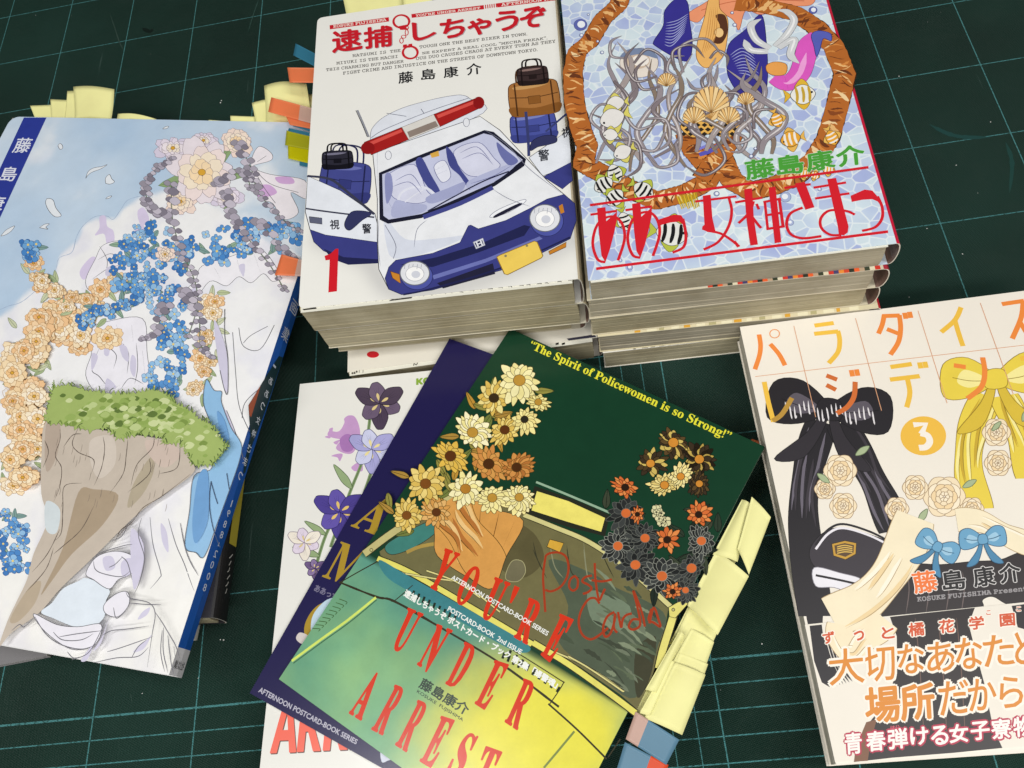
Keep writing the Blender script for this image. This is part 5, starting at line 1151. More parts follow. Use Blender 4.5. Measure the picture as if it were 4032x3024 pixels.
def green_book():
    h = 26.8
    TL = bp((2009, 1293), h)[:2]; TR = bp((3010, 1758), h)[:2]; BL = bp((1098, 2674), h)[:2]
    def wash(px, P, u, v):
        x, y = px[:, 0], px[:, 1]; n = fbm(P[:, 0] / 22, P[:, 1] / 22, 5); n2 = fbm(P[:, 0] / 60 + 5, P[:, 1] / 60, 3)
        base = np.tile(lin('#143b27')[None], (len(x), 1)) * (1 + .12 * (n - .5))[:, None]
        yb = 2190 + (x - 1440) * .595
        m_ = sstep(-8, 8, y - yb)
        g1, g2, g3 = lin('#8cb67c'), lin('#5c9a80'), lin('#e4dc4e')
        hood = g1[None] * n[:, None] + g2[None] * (1 - n)[:, None]; hood = hood * (0.68 + .62 * n2)[:, None]; te = np.clip(1 - sstep(0, 260, y - (2190 + (x - 1440) * .595) + (n - .5) * 160), 0, 1); hood = hood * (1 - .75 * te)[:, None] + lin('#4d8f86')[None] * (.75 * te)[:, None]
        d = np.hypot((x - 2150) / 1.25, (y - 2960) / 1.0); yl = np.clip(1 - sstep(150, 520, d + (n - .5) * 260), 0, 1)
        hood = hood * (1 - yl)[:, None] + g3[None] * yl[:, None]
        return base * (1 - m_)[:, None] + hood * m_[:, None]
    bk = Book('postcard_book', 'dark green postcard book with red slab title and yellow notes on its edge', 'book', (TL, TR, TR + BL - TL, BL), h, 2.3, cover=(20, 59, 39), spine=(20, 59, 39), mat=M_GLOSSW, page=M_PAGEW, bulge=.3, slabs=3, jit=.15, gap=.8, grid=(90, 120), colfun=wash, group='crossed postcard books', cover_t=.3)
    art = Art(bk.plane); OC, OC2, CR, TAN, TAN2 = '#d9b85a', '#b98d38', '#f0e49a', '#d3994f', '#b06f34'; K = '#33301f'
    # open car: seat back, glass, frame, wipers
    art.poly(B3((340, 1100), (600, 1190), (830, 1290), (800, 1430), (560, 1370), (280, 1280)), '#26291f', smooth=False)
    art.poly(B3((355, 1135), (560, 1200), (800, 1310), (775, 1400), (540, 1330), (320, 1260)), '#eade70', smooth=False)
    art.stroke(B3((350, 1075), (560, 1160), (830, 1275)), 1.0, '#93b096')
    glass = B1((820, 1530), (1000, 1400), (1330, 1145), (1380, 1130)) + B3((290, 1290), (560, 1395), (780, 1500), (950, 1660), (1215, 1890)) + B4((1200, 700), (1170, 850), (1100, 1090), (1010, 1275), (900, 1180), (640, 1000), (350, 860)) + B2((1600, 640), (1300, 470), (1050, 350), (910, 270))
    art.poly(glass, '#6f6a45', smooth=False)
    art.poly(B4((430, 300), (700, 380), (850, 470), (1180, 640), (1150, 850), (1000, 1200), (760, 1050), (500, 840), (560, 600)), '#4f5a48')
    art.poly(B4((700, 500), (960, 600), (900, 760), (720, 700)), '#71806a'); art.poly(B4((1000, 900), (1130, 800), (1100, 1050), (1010, 1200)), '#3f3f2e'); art.poly(B4((160, 60), (330, 120), (400, 300), (250, 420), (80, 300)), '#5a5436')
    art.poly(B4((190, 310), (260, 310), (280, 380), (230, 440), (150, 420)), '#6f6a50', line='#a9a478')
    art.poly(B1((860, 1490), (1000, 1400), (1160, 1330), (1190, 1400), (1050, 1500), (900, 1550)), '#3f7d74', line=K)
    for k in range(46):
        p = along(((1000, 420), (900, 640), (1050, 820), (960, 1060), (700, 860)), 1, 190)[0]; a_ = .55 + .5 * (rng.random() - .5); l_ = 30 + 90 * rng.random()
        art.stroke(B4((p[0] - l_ * math.cos(a_), p[1] - l_ * math.sin(a_)), p, (p[0] + l_ * math.cos(a_ + .2), p[1] + l_ * math.sin(a_ + .2))), .5 + 1.6 * rng.random(), ('#5c6850', '#46513f', '#6b7560', '#7f8a70', '#3d4436')[k % 5], taper=(.1, .05), jitter=.7)
    for k in range(16):
        x = 330 + 110 * (k % 8); art.stroke(B4((x, 180 + 25 * (k % 3)), (x + 30, 300 + 40 * (k % 4)), (x + 90, 420)), .4, ('#3a3a28', '#86876a')[k % 2], taper=(.2, .05))
    # steering wheel and tan cloth seen through the glass
    art.stroke(B2((1080, 250), (1180, 210), (1330, 195), (1460, 250), (1560, 340), (1600, 440)), 1.6, '#a98f48')
    art.poly(B1((1190, 1340), (1290, 1290), (1440, 1200), (1560, 1250), (1760, 1330), (1650, 1560), (1560, 1770), (1400, 1700), (1200, 1560), (1180, 1430)), TAN, line=K); art.poly(B1((1330, 1330), (1450, 1290), (1420, 1500), (1330, 1600)), '#e0ae66')
    for pts in (((1480, 1260), (1460, 1450), (1400, 1640)), ((1600, 1280), (1560, 1450), (1500, 1640)), ((1260, 1350), (1290, 1480)), ((1700, 1340), (1590, 1580))): art.stroke(B1(*pts), .35, '#7a4f20', taper=(.2, .1))
    art.poly(B4((420, 215), (440, 165), (530, 190), (505, 250)), '#d6a83e', smooth=False, line=K)
    # windscreen frame
    FR = '#bdb57a'
    art.stroke(B1((720, 1545), (900, 1410), (1150, 1250), (1390, 1105)), 4.0, K); art.stroke(B1((720, 1545), (900, 1410), (1150, 1250), (1390, 1105)), 3.2, FR)
    art.stroke(B3((270, 1290), (470, 1370), (700, 1470), (960, 1650), (1230, 1890)), 2.6, K); art.stroke(B3((270, 1290), (470, 1370), (700, 1470), (960, 1650), (1230, 1890)), 1.9, '#cfc888')
    art.stroke(B4((1265, 600), (1230, 720), (1180, 880), (1150, 1010)), 3.6, K); art.stroke(B4((1265, 600), (1230, 720), (1180, 880), (1150, 1010)), 2.8, '#e2d97a')
    art.poly(B4((1215, 610), (1330, 545), (1340, 590), (1260, 680), (1220, 670)), '#e2d97a', smooth=False, line=K)
    for c in ((850, 235), (1130, 30)): art.ellipse(B2(c)[0], 6, 6, FR, line=K)
    art.ellipse(B4((1246, 625))[0], 6, 6, FR, line=K)
    art.stroke(B2((890, 290), (1100, 380), (1500, 610), (1900, 850)), 3.0, K); art.stroke(B2((890, 290), (1100, 380), (1500, 610), (1900, 850)), 2.2, '#e0d86a'); art.stroke(B4((330, 840), (560, 980), (800, 1150), (1000, 1300)), 3.0, K); art.stroke(B4((330, 840), (560, 980), (800, 1150), (1000, 1300)), 2.2, '#e0d86a')
    for pts in (((1040, 385), (1250, 420), (1450, 460), (1690, 640)), ((1210, 370), (1400, 440), (1560, 545))): art.stroke(B2(*pts), 1.0, K); art.stroke(B2(*pts), .6, '#d9d08a')
    for pts in (((470, 900), (650, 980), (800, 1070), (925, 1160)), ((560, 930), (700, 1010), (920, 1160))): art.stroke(B4(*pts), 1.0, K); art.stroke(B4(*pts), .6, '#d9d08a')
    art.ellipse(B2((1050, 400))[0], 14, 13, '#c9c284', line=K)
    # bonnet: seams, vents, blue shadow tint printed
    art.poly(B2((900, 300), (1050, 380), (1300, 520), (1600, 690), (1880, 860), (1800, 900), (1500, 740), (1200, 560), (960, 420)), '#3c7f86')
    art.stroke(B2((640, 445), (880, 540), (1000, 570), (1300, 740), (1700, 980), (2075, 1260)), .9, K, jitter=.5); art.stroke(B2((890, 310), (780, 370), (640, 450)), .5, K)
    art.stroke(B2((330, 960), (520, 820), (700, 690), (880, 545)), 1.1, '#cfe06a'); art.stroke(B2((340, 975), (530, 835), (710, 705), (885, 560)), .5, '#3f6a4a')
    for (x0, y0, n_) in ((1130, 500, 9), (1720, 905, 4)):
        for k in range(n_): art.stroke(B2((x0 + 34 * k, y0 + 20 * k), (x0 - 14 + 34 * k, y0 + 40 + 20 * k)), 1.5, '#1d2a1e', taper=(.7, .7))
    for k in range(9): art.stroke(B4((185 + 40 * k, 890 + 30 * k), (165 + 40 * k, 940 + 28 * k)), 1.6, '#1d2a1e', taper=(.7, .7))
    art.stroke(B4((440, 1240), (525, 1110), (500, 1080), (200, 890)), .4, K); art.stroke(B2((1120, 465), (1010, 560), (980, 570)), .4, K)
    for k in range(9): art.stroke(B2((640 - 22 * k, 555 + 24 * k), (690 - 22 * k, 575 + 22 * k), (680 - 22 * k, 590 + 22 * k)), .3, '#3a5a2a')
    art.stroke(B4((430, 1240), (620, 1410), (810, 1600)), .7, K); art.stroke(B4((600, 1420), (500, 1540), (400, 1659)), .8, '#7a8a4a'); art.stroke(B4((900, 1470), (820, 1590)), .5, K)
    # cut flowers heaped in the open car: cream and ochre on the left, dark with orange on the right
    ed1 = '#5a4418'
    for i, (x, y) in enumerate(along(((1700, 420), (1500, 700), (1250, 980), (980, 1290)), 34, 190)): leaf(art, B1, (x, y), (x + 130 * math.cos(i * 2.4), y + 130 * math.sin(i * 2.4)), .17, ('#8f8a42', '#a9853c', '#6f7a3c', '#b98d38')[i % 4], '#3a3414')
    scarf(art, B1((1540, 1640), (1430, 1480), (1330, 1330), (1260, 1200)), 17, TAN, TAN2, '#e6bf80', ed1, folds=6)
    for x, y, R_, c, e_ in ((1000, 1290, 115, (OC, '#e6cc78'), '#7a4a1c'), (1180, 1270, 110, (TAN, '#dcae6a'), '#5a3214'), (1130, 1090, 135, ('#e8cf7c', OC), '#7a4a1c'), (1390, 1130, 130, (CR, '#f4ecb8'), '#b07a2c'), (1290, 910, 140, (OC, '#e0b84e'), '#5a3214'), (1560, 1190, 120, (CR, '#ece0a0'), '#b98d38'), (1740, 1190, 110, ('#f3eab0', CR), '#b98d38'), (1540, 960, 140, (TAN, '#c98844'), '#4a2a10'), (1730, 980, 125, ('#cf8f4a', TAN2), '#4a2a10'), (1440, 740, 135, (CR, '#f6efc4'), '#b98d38'), (1640, 740, 120, (OC, '#ecd27a'), '#5a3214'), (1780, 680, 95, ('#e9d88c', CR), '#2c281e'), (1570, 520, 125, ('#ead98c', OC), '#3a2c18'), (1730, 430, 150, ('#f3eab0', '#ece09a'), '#b98d38'), (1860, 560, 90, (CR, '#e0cf80'), '#b98d38')):
        mum(art, B1, x, y, R_, c, ed1, e_)
    for i, (x, y) in enumerate(along(((880, 1200), (950, 1480), (1200, 1690), (1400, 1500), (1440, 1330)), 40, 110)): leaf(art, B3, (x, y), (x + 130 * math.cos(i * 2.4), y + 130 * math.sin(i * 2.4)), .2, ('#2c3a2c', '#1f2a22', '#3a4232')[i % 3], '#0e120e')
    for x, y, R_ in ((880, 1500, 125), (930, 1290, 125), (1010, 1620, 130), (1180, 1690, 135), (1350, 1640, 130), (1420, 1470, 120), (1050, 1440, 120), (1330, 1790, 90)): mum(art, B3, x, y, R_, ('#2a2c2c', '#3c3f3e', '#1f2121'), '#8d9086' if x % 4 == 0 else '#5f625c', '#cf6a34')
    for x, y, R_ in ((925, 1110, 95), (1420, 1280, 90), (1215, 1450, 95), (1240, 1790, 70), (1010, 1290, 60)): mum(art, B3, x, y, R_, ('#cf6a34', '#e08a4a'), '#4a2410', '#2a1a10', 9)
    for x, y in along(((1150, 1300), (1200, 1430)), 9, 60): floret(art, B3, x, y, 40, '#d8d3a4', '#23231c', '#23231c', 5)
    for x, y, R_, c in ((1250, 830, 130, ('#3a2e20', '#5a4628', '#cdb460')), (1420, 920, 120, ('#3a2e20', '#241b10', '#b99f50')), (1110, 950, 110, ('#4a3a22', '#cdb460', '#3a2e20')), (1410, 1090, 95, ('#3a2e20', '#5a4628')), (1180, 1090, 110, ('#ecd98e', '#e0c878')), (1300, 1030, 100, ('#f0e2a0', '#ecd98e'))): mum(art, B3, x, y, R_, c, '#1a140a', '#cf8a34')
    art.build('convertible_illustration', M_PAINT, bk.root)
    # --- lettering
    t = Art(bk.plane)
    t.text('“' + serif('The Spirit of Policewomen is so Strong!') + '”', B3((325, 150), (1632, 752), (1600, 818), (296, 212)), '#e3df3c', .06)
    t.build('quote_lettering', M_GLOSS, bk.root)
    t = Art(bk.plane); RD = '#d23418'
    for ch, f, q in (('Y', B2, ((1335, 228), (1428, 262), (1292, 508), (1222, 470))), ('O', B2, ((1490, 332), (1582, 362), (1470, 606), (1388, 575))), ('U', B2, ((1660, 415), (1756, 455), (1630, 706), (1560, 672))), ("'", B2, ((1786, 468), (1818, 482), (1768, 585), (1750, 576))), ('R', B2, ((1882, 550), (1976, 590), (1866, 850), (1784, 802))), ('E', B4, ((508, 655), (598, 695), (442, 968), (384, 918))),
                     ('U', B2, ((1092, 615), (1188, 655), (1046, 908), (980, 878))), ('N', B2, ((1282, 722), (1378, 762), (1216, 1036), (1148, 988))), ('D', B2, ((1462, 838), (1548, 880), (1402, 1142), (1336, 1106))), ('E', B2, ((1658, 958), (1752, 988), (1592, 1278), (1528, 1236))), ('R', B2, ((1848, 1078), (1934, 1112), (1802, 1408), (1724, 1356))),
                     ('A', B2, ((838, 1028), (936, 1052), (782, 1346), (706, 1300))), ('R', B2, ((1006, 1118), (1080, 1147), (922, 1442), (852, 1405))), ('R', B2, ((1156, 1218), (1232, 1250), (1078, 1552), (1008, 1506))), ('E', B2, ((1308, 1322), (1398, 1352), (1242, 1658), (1168, 1612))), ('S', B2, ((1476, 1422), (1550, 1457), (1404, 1742), (1328, 1702))), ('T', B2, ((1600, 1520), (1702, 1557), (1566, 1832), (1498, 1800)))):
        t.text(serif(ch), f(*q), RD, .3 if ch != "'" else .1)
    t.build('title_lettering', M_GLOSS, bk.root)
    t = Art(bk.plane); WH = '#eef0ea'
    t.text('AFTERNOON POSTCARD-BOOK SERIES', B2((1385, 398), (2012, 770), (1997, 796), (1370, 424)), WH, .06)
    t.text('POSTCARD-BOOK  2nd ISSUE', B2((1360, 602), (1838, 890), (1824, 917), (1346, 630)), WH, .06)
    t.text('逮捕しちゃうぞ ポストカード・ブック 第2集「婦警魂」', B2((1080, 490), (2076, 1098), (2055, 1140), (1060, 534)), WH, .13)
    t.build('series_lettering', M_GLOSS, bk.root)
    t = Art(bk.plane)
    t.text('藤島康介', B2((1190, 1066), (1500, 1252), (1464, 1318), (1156, 1132)), '#34433a', .13); t.text('KOSUKE  FUJISHIMA', B2((1155, 1147), (1454, 1337), (1442, 1361), (1142, 1171)), '#34433a', .03)
    t.build('author_lettering', M_GLOSS, bk.root)
    t = Art(bk.plane)
    for pts in (((410, 640), (402, 520), (396, 400), (412, 275)), ((410, 275), (440, 256), (500, 252), (545, 280), (562, 345), (550, 415), (510, 475), (450, 505), (410, 495)), ((600, 405), (572, 430), (566, 475), (590, 500), (618, 480), (622, 430), (600, 402)), ((715, 402), (672, 412), (652, 440), (690, 462), (712, 485), (690, 510), (655, 522)), ((733, 320), (738, 430), (760, 558), (782, 525), (800, 488)), ((712, 432), (780, 440), (845, 428)),
                ((765, 585), (735, 550), (690, 560), (645, 630), (628, 710), (650, 785), (700, 818), (750, 800), (820, 745)), ((862, 640), (815, 670), (788, 740), (800, 800), (835, 780), (862, 700), (866, 650), (858, 740), (880, 775)), ((885, 640), (905, 740), (915, 690), (940, 660), (975, 650)), ((1025, 690), (980, 690), (955, 735), (985, 755), (1030, 720), (1010, 600), (985, 500), (1040, 640), (1060, 735)), ((1105, 620), (1085, 690), (1120, 710), (1160, 735), (1150, 690), (1118, 612), (1090, 715))):
        t.stroke(B4(*pts), .95, '#a03a1c', n=7)
    t.build('handwritten_lettering', M_GLOSS, bk.root)
    return bk
green_book()

# ================================================================ cream volume with paper band, on another volume, at the right
def cream_books():
    h = 29.0
    TL = bp((2913, 1287), h)[:2]; T2 = bp((4032, 1145), h)[:2]; BL = bp((3293, 3012), h)[:2]
    e = (T2 - TL); e /= np.linalg.norm(e); q = (TL, TL + e * 128, BL + e * 128, BL)
    bk = Book('comic_volume', 'cream comic volume with orange and yellow title and a paper band, at right', 'book', q, h, 14.4, cover=(238, 231, 218), spine=(236, 230, 220), mat=M_PRINT, page=M_PAGEW, slabs=10, jit=.25)
    OR, YE, DO = '#ee8a3c', '#eebf45', '#cf6c30'
    art = Art(bk.plane); BKc, BK2, SHE = '#221f24', '#3a353c', '#e6e2e4'
    # satin ribbons, roses and bows
    def bow(f, c, w_, h_, ang, cols):
        ca, sa = math.cos(ang), math.sin(ang); T = lambda x, y: (c[0] + x * w_ * ca - y * h_ * sa, c[1] + x * w_ * sa + y * h_ * ca)
        for sg in (-1, 1):
            art.poly(f(T(.05 * sg, 0), T(.2 * sg, .5), T(.5 * sg, 1.1), T(.2 * sg, 1.0), T(.02 * sg, .3)), cols[1], line=cols[3]); art.poly(f(T(0, 0), T(.3 * sg, -.5), T(.6 * sg, -.4), T(.62 * sg, .3), T(.3 * sg, .35)), cols[0], line=cols[3])
            art.poly(f(T(.1 * sg, 0), T(.35 * sg, -.25), T(.45 * sg, 0), T(.3 * sg, .15)), cols[2]); art.stroke(f(T(.08 * sg, .03), T(.3 * sg, 0), T(.5 * sg, -.1)), .3, cols[3])
        art.poly(f(T(-.1, -.18), T(.1, -.18), T(.12, .18), T(-.12, .18)), cols[0], line=cols[3])
    for pts in (((640, 930), (560, 1200), (520, 1560), (600, 2200)), ((760, 940), (900, 1180), (1020, 1400), (1120, 1640))): scarf(art, B5(*pts), 12, BKc, BK2, '#6a6470', '#0e0c10', folds=6, fringe=None)
    bow(B5, (690, 850), 640, 330, .12, (BKc, '#2e2a30', '#5c5660', '#0e0c10'))
    for k in range(20):
        x = 400 + k * 30; y = 800 + 3 * k + 25 * math.sin(k); art.stroke(B5((x, y), (x + 8, y + 35 + 20 * (k % 3)), (x + 16, y + 60 + 30 * (k % 2))), .6, SHE, taper=(.1, .05))
    for pts in (((1720, 760), (1620, 1000), (1600, 1250), (1660, 1500)), ((1830, 760), (1930, 1000), (2010, 1300))): scarf(art, B5(*pts), 11, '#e8cf4a', '#c9a832', '#f6ea9a', '#8f7420', folds=5)
    bow(B5, (1775, 650), 560, 300, -.08, ('#e8cf4a', '#d9bb3c', '#f6ea9a', '#8f7420'))
    def rose(f, cx, cy, R, cols):
        for k in range(5):
            r = R * (1 - k * .19)
            for i in range(6):
                a_ = i * 1.047 + k * .55; ca, sa = math.cos(a_), math.sin(a_)
                art.poly(f((cx + ca * r * .2, cy + sa * r * .2), (cx + ca * r * .7 - sa * r * .45, cy + sa * r * .7 + ca * r * .45), (cx + ca * r, cy + sa * r), (cx + ca * r * .7 + sa * r * .45, cy + sa * r * .7 - ca * r * .45)), cols[k % len(cols)], line='#a58a6a', lw=.25)
    RC = ('#f3e0bd', '#f6e8cc', '#f1d6a8')
    rose(B5, 760, 1250, 110, RC); rose(B5, 780, 1480, 90, RC); rose(B5, 660, 1370, 70, RC); rose(B5, 1780, 1000, 95, RC); rose(B5, 1790, 1200, 90, RC); rose(B5, 1440, 1420, 140, RC); rose(B5, 1250, 1360, 85, RC); rose(B5, 1620, 1500, 80, RC); rose(B5, 1130, 1500, 80, RC)
    for x, y, dx, dy in ((860, 1150, 90, -60), (690, 1330, -80, -60), (1560, 1360, 90, -50), (1330, 1500, -60, 90), (1810, 930, -60, 60), (1950, 930, 30, -80)): art.poly(B5((x, y), (x + dx * .5 - dy * .2, y + dy * .5 + dx * .2), (x + dx, y + dy), (x + dx * .5 + dy * .2, y + dy * .5 - dx * .2)), '#a9b890', line='#6a7a58')
    # pleated dark cloth with white piping and a shield badge
    art.poly(B6((560, 240), (640, 130), (760, 90), (940, 130), (1080, 200), (1020, 320), (900, 440), (760, 400), (600, 350)), BK2, line='#0e0c10')
    for o in (0, 26): art.stroke(B6((600, 230 - o), (680, 130 - o), (780, 92 - o), (950, 140 - o), (1090, 210 - o)), .9, '#ece8ee' if o == 0 else BKc)
    art.poly(B6((590, 350), (760, 385), (900, 430), (860, 520), (720, 480), (600, 470)), '#eceaf0', line='#8a8690'); art.stroke(B6((600, 400), (750, 430), (880, 460)), .9, BKc)
    art.poly(B6((540, 600), (640, 620), (650, 760), (720, 900), (790, 1000), (640, 900), (560, 760)), BKc)
    art.poly(B6((705, 195), (790, 174), (866, 190), (862, 262), (795, 298), (716, 272)), '#c79a3a', smooth=False, line='#3a2a10'); art.poly(B6((722, 206), (790, 190), (850, 203), (847, 252), (794, 280), (730, 260)), '#5c4630', smooth=False)
    for k in range(4): art.stroke(B6((740, 215 + 14 * k), (790, 205 + 14 * k), (840, 215 + 12 * k)), .45, '#d9b45a')
    art.poly(B6((1060, 690), (1100, 560), (1180, 420), (1230, 330), (1420, 330), (1620, 310), (1800, 300), (1980, 260), (1980, 560), (1860, 590), (1760, 540), (1690, 560), (1640, 640)), '#2b2527', line='#0e0c10')
    for x in (1200, 1330, 1460, 1560): art.stroke(B6((x, 380), (x + 10, 500), (x - 10, 650)), .35, '#6a5c5a', taper=(.3, .2))
    scarf(art, B6((1250, 20), (1180, 220), (1060, 420), (900, 580), (700, 670)), 14, '#f3e6c6', '#ecd2a0', '#f9f1dc', '#b59a70', folds=4)
    scarf(art, B6((1520, 40), (1680, 50), (1850, 140), (2000, 200)), 9, '#f3e6c6', '#ecd2a0', '#f9f1dc', '#b59a70', folds=3)
    BC = ('#6aa3c6', '#4a86ac', '#9cc6de', '#2c5a7a')
    bow(B6, (1395, 215), 230, 150, .5, BC); bow(B6, (1690, 165), 240, 150, -.1, BC)
    art.build('ribbon_illustration', M_WATER, bk.root)
    t = Art(bk.plane)
    K_ = lambda w_, c, *p: t.stroke(B5(*p), w_, c, n=8)
    w2 = 2.1
    for a_, b_ in (((205, 635), (2010, 424)), ((457, 305), (600, 900)), ((860, 255), (1030, 858)), ((1268, 205), (1458, 810)), ((1675, 155), (1890, 750))): t.stroke(B5(a_, b_), .3, '#d9a07a', smooth=False)
    K_(w2, OR, (230, 360), (240, 430), (232, 500), (203, 588)); K_(w2, OR, (303, 422), (360, 488), (400, 562)); t.ellipse(B5((332, 355))[0], 19, 16.5, '#e59a62', ring=.5)
    K_(w2, YE, (592, 302), (718, 285)); K_(w2, YE, (590, 356), (748, 340)); K_(w2, YE, (745, 335), (757, 400), (745, 475), (685, 548))
    K_(w2, OR, (1048, 232), (1035, 295), (1010, 355)); K_(w2, OR, (1035, 240), (1150, 236)); K_(w2, OR, (1146, 232), (1155, 320), (1140, 410), (1088, 492)); K_(w2, OR, (1065, 325), (1150, 358)); K_(w2, OR, (1180, 218), (1190, 258)); K_(w2, OR, (1212, 212), (1222, 252))
    K_(w2, YE, (1550, 182), (1510, 265), (1420, 345)); K_(w2, YE, (1508, 262), (1532, 345), (1562, 436)); K_(w2, OR, (1816, 162), (1962, 140)); K_(w2, OR, (1956, 138), (1942, 250), (1884, 388)); K_(w2, OR, (1935, 280), (1990, 370))
    K_(w2, YE, (264, 670), (290, 800), (325, 932)); K_(w2, '#b98f3a', (318, 925), (380, 880), (445, 775))
    K_(w2, DO, (670, 628), (740, 655)); K_(w2, DO, (670, 690), (733, 722)); K_(w2, DO, (858, 670), (850, 765), (805, 835), (738, 876)); K_(w2, OR, (832, 592), (842, 634)); K_(w2, OR, (866, 588), (876, 630))
    K_(w2, YE, (1088, 573), (1228, 553)); K_(w2, YE, (1085, 655), (1280, 632)); K_(w2, YE, (1198, 645), (1215, 740), (1195, 836)); K_(w2, YE, (1278, 542), (1288, 582)); K_(w2, YE, (1312, 538), (1322, 578))
    K_(w2, OR, (1502, 562), (1580, 574)); K_(w2, OR, (1690, 510), (1704, 610), (1680, 705), (1590, 780)); K_(w2, YE, (1935, 520), (2010, 505))
    t.build('title_lettering', M_PRINT, bk.root)
    t = Art(bk.plane)
    t.ellipse(B5((1303, 1022))[0], 90, 77, '#eebc45'); t.stroke(B5((1238, 950), (1320, 945), (1290, 1010)), 2.4, '#f4ece0', smooth=False); t.stroke(B5((1285, 1005), (1330, 1020), (1345, 1060), (1320, 1095), (1275, 1100)), 2.6, '#f4ece0')
    t.build('volume_number', M_PRINT, bk.root)
    t = Art(bk.plane)
    for ch, q, c, hl in (('藤', ((1220, 385), (1375, 365), (1402, 502), (1250, 522)), '#ee7a3a', '#f3ece4'), ('島', ((1420, 378), (1562, 360), (1585, 485), (1437, 502)), '#1c1a1c', '#d9d6d4'), ('康', ((1622, 355), (1755, 337), (1776, 460), (1640, 477)), '#1c1a1c', '#d9d6d4'), ('介', ((1795, 330), (1925, 312), (1945, 435), (1807, 455)), '#1c1a1c', '#d9d6d4')):
        t.text(ch, B6(*q), c, .2, halo=hl, halo_w=.5)
    t.text(typew('KOSUKE FUJISHIMA Presents'), B6((1262, 543), (2010, 470), (2012, 498), (1265, 572)), '#9a9698', .08)
    t.build('author_lettering', M_PRINT, bk.root)
    # --- paper band round the lower part: its own sheet, folded over the fore edge and the spine
    zb = h + .22; pa = bp(B6((538, 722))[0], h)[:2]; pb = bp(B6((1961, 577))[0], h)[:2]; d = pb - pa; d /= np.linalg.norm(d)
    u = (BL - TL) / np.linalg.norm(BL - TL); x0 = TL + u * ((pa - TL) @ u)
    A0 = x0 - d * .25; A1_ = x0 + d * 128.2; C0 = BL - d * .25 - u * .8; C1 = BL + d * 128.2 - u * .8; e0 = -d * .12
    V = [(*A0, zb), (*A1_, zb), (*C1, zb), (*C0, zb), (*(A0 + e0), zb - .25), (*(C0 + e0), zb - .25), (*(A0 + e0 * .2), h - 8), (*(C0 + e0 * .2), h - 8)]
    V += [(*A0, zb - .15), (*A1_, zb - .15), (*C1, zb - .15), (*C0, zb - .15)]
    F = [(0, 3, 2, 1), (3, 2, 10, 11), (0, 1, 9, 8), (1, 2, 10, 9), (8, 9, 10, 11)]
    ob = mesh_obj('paper_band', V[:4] + V[8:], [tuple(i if i < 4 else i - 4 for i in f) for f in F], M_PRINT, bk.root, np.tile(lin('#ece5d8'), (5, 1)))
    bpn = Plane((*A0, zb), (d[0], d[1], 0), (-u[0], -u[1], 0), (0, 0, 1))
    art = Art(bpn)
    art.poly(B6((1085, 672), (1300, 648), (1640, 612), (1600, 720), (1640, 880), (1700, 1100), (1760, 1400), (1820, 1528), (1500, 1560), (1100, 1592), (850, 1620), (880, 1500), (960, 1350), (1080, 1200), (1130, 1000), (1130, 800)), '#251f21', smooth=False)
    art.poly(B6((850, 1618), (860, 1530), (930, 1360), (1000, 1340), (960, 1480), (940, 1612)), '#7a5138', smooth=False)
    art.poly(B6((560, 730), (640, 722), (650, 800), (680, 900), (740, 1060), (690, 1130), (640, 1100), (590, 960)), BKc, smooth=False)
    for k in range(7): art.stroke(B6((590 + 22 * k, 780 + 10 * k), (640 + 22 * k, 950 + 8 * k), (720 + 20 * k, 1130 - 6 * k)), .8, BKc, taper=(.8, .05))
    for x in (1250, 1400, 1520): art.stroke(B6((x, 680), (x + 30, 1000), (x + 60, 1500)), .35, '#6a5148', taper=(.4, .3))
    art.poly(B6((1880, 600), (1990, 585), (1990, 760), (1920, 740)), BKc, smooth=False); scarf(art, B6((760, 720), (760, 800), (830, 900), (900, 830), (1000, 760), (1060, 690)), 9, '#f3e4c2', '#ecd2a0', '#f9f1dc', '#b59a70', folds=3)
    art.build('band_illustration', M_WATER, ob)
    t = Art(bpn); CRM = '#f6efe2'
    for ch, x0_, y0_, x1_, y1_ in (('ず', 645, 770, 717, 845), ('っ', 850, 765, 912, 825), ('と', 1030, 738, 1110, 812), ('橘', 1205, 710, 1305, 795), ('花', 1405, 690, 1502, 775), ('学', 1602, 670, 1695, 752), ('園', 1802, 652, 1897, 730)): t.text(ch, box_q(B6, x0_, y0_, x1_, y1_, .1, .06), '#d2562c', .16, halo=CRM, halo_w=.6)
    for x0_, y0_ in ((1715, 630), (1912, 606)): t.text('こ', box_q(B6, x0_, y0_, x0_ + 28, y0_ + 28, .1), '#d2562c', .06, halo=CRM, halo_w=.3)
    t.build('band_heading_lettering', M_PRINT, ob)
    t = Art(bpn)
    for ch, x0_, y0_, x1_, y1_, b_ in (('大', 680, 880, 905, 1110, .14), ('切', 912, 865, 1110, 1090, .14), ('な', 1132, 850, 1300, 1040, .14), ('あ', 1322, 835, 1500, 1030, .14), ('な', 1507, 808, 1680, 1010, .14), ('た', 1690, 790, 1890, 990, .14), ('と', 1895, 770, 2030, 980, .14), ('場', 920, 1130, 1140, 1358, .36), ('所', 1152, 1112, 1365, 1340, .36), ('だ', 1400, 1090, 1592, 1308, .14), ('か', 1592, 1076, 1772, 1280, .14), ('ら', 1795, 1060, 1945, 1262, .14)):
        t.text(ch, box_q(B6, x0_, y0_, x1_, y1_, .1, .06), '#dc8a2c', b_, halo=CRM, halo_w=1.0)
    t.build('band_slogan_lettering', M_PRINT, ob)
    t = Art(bpn)
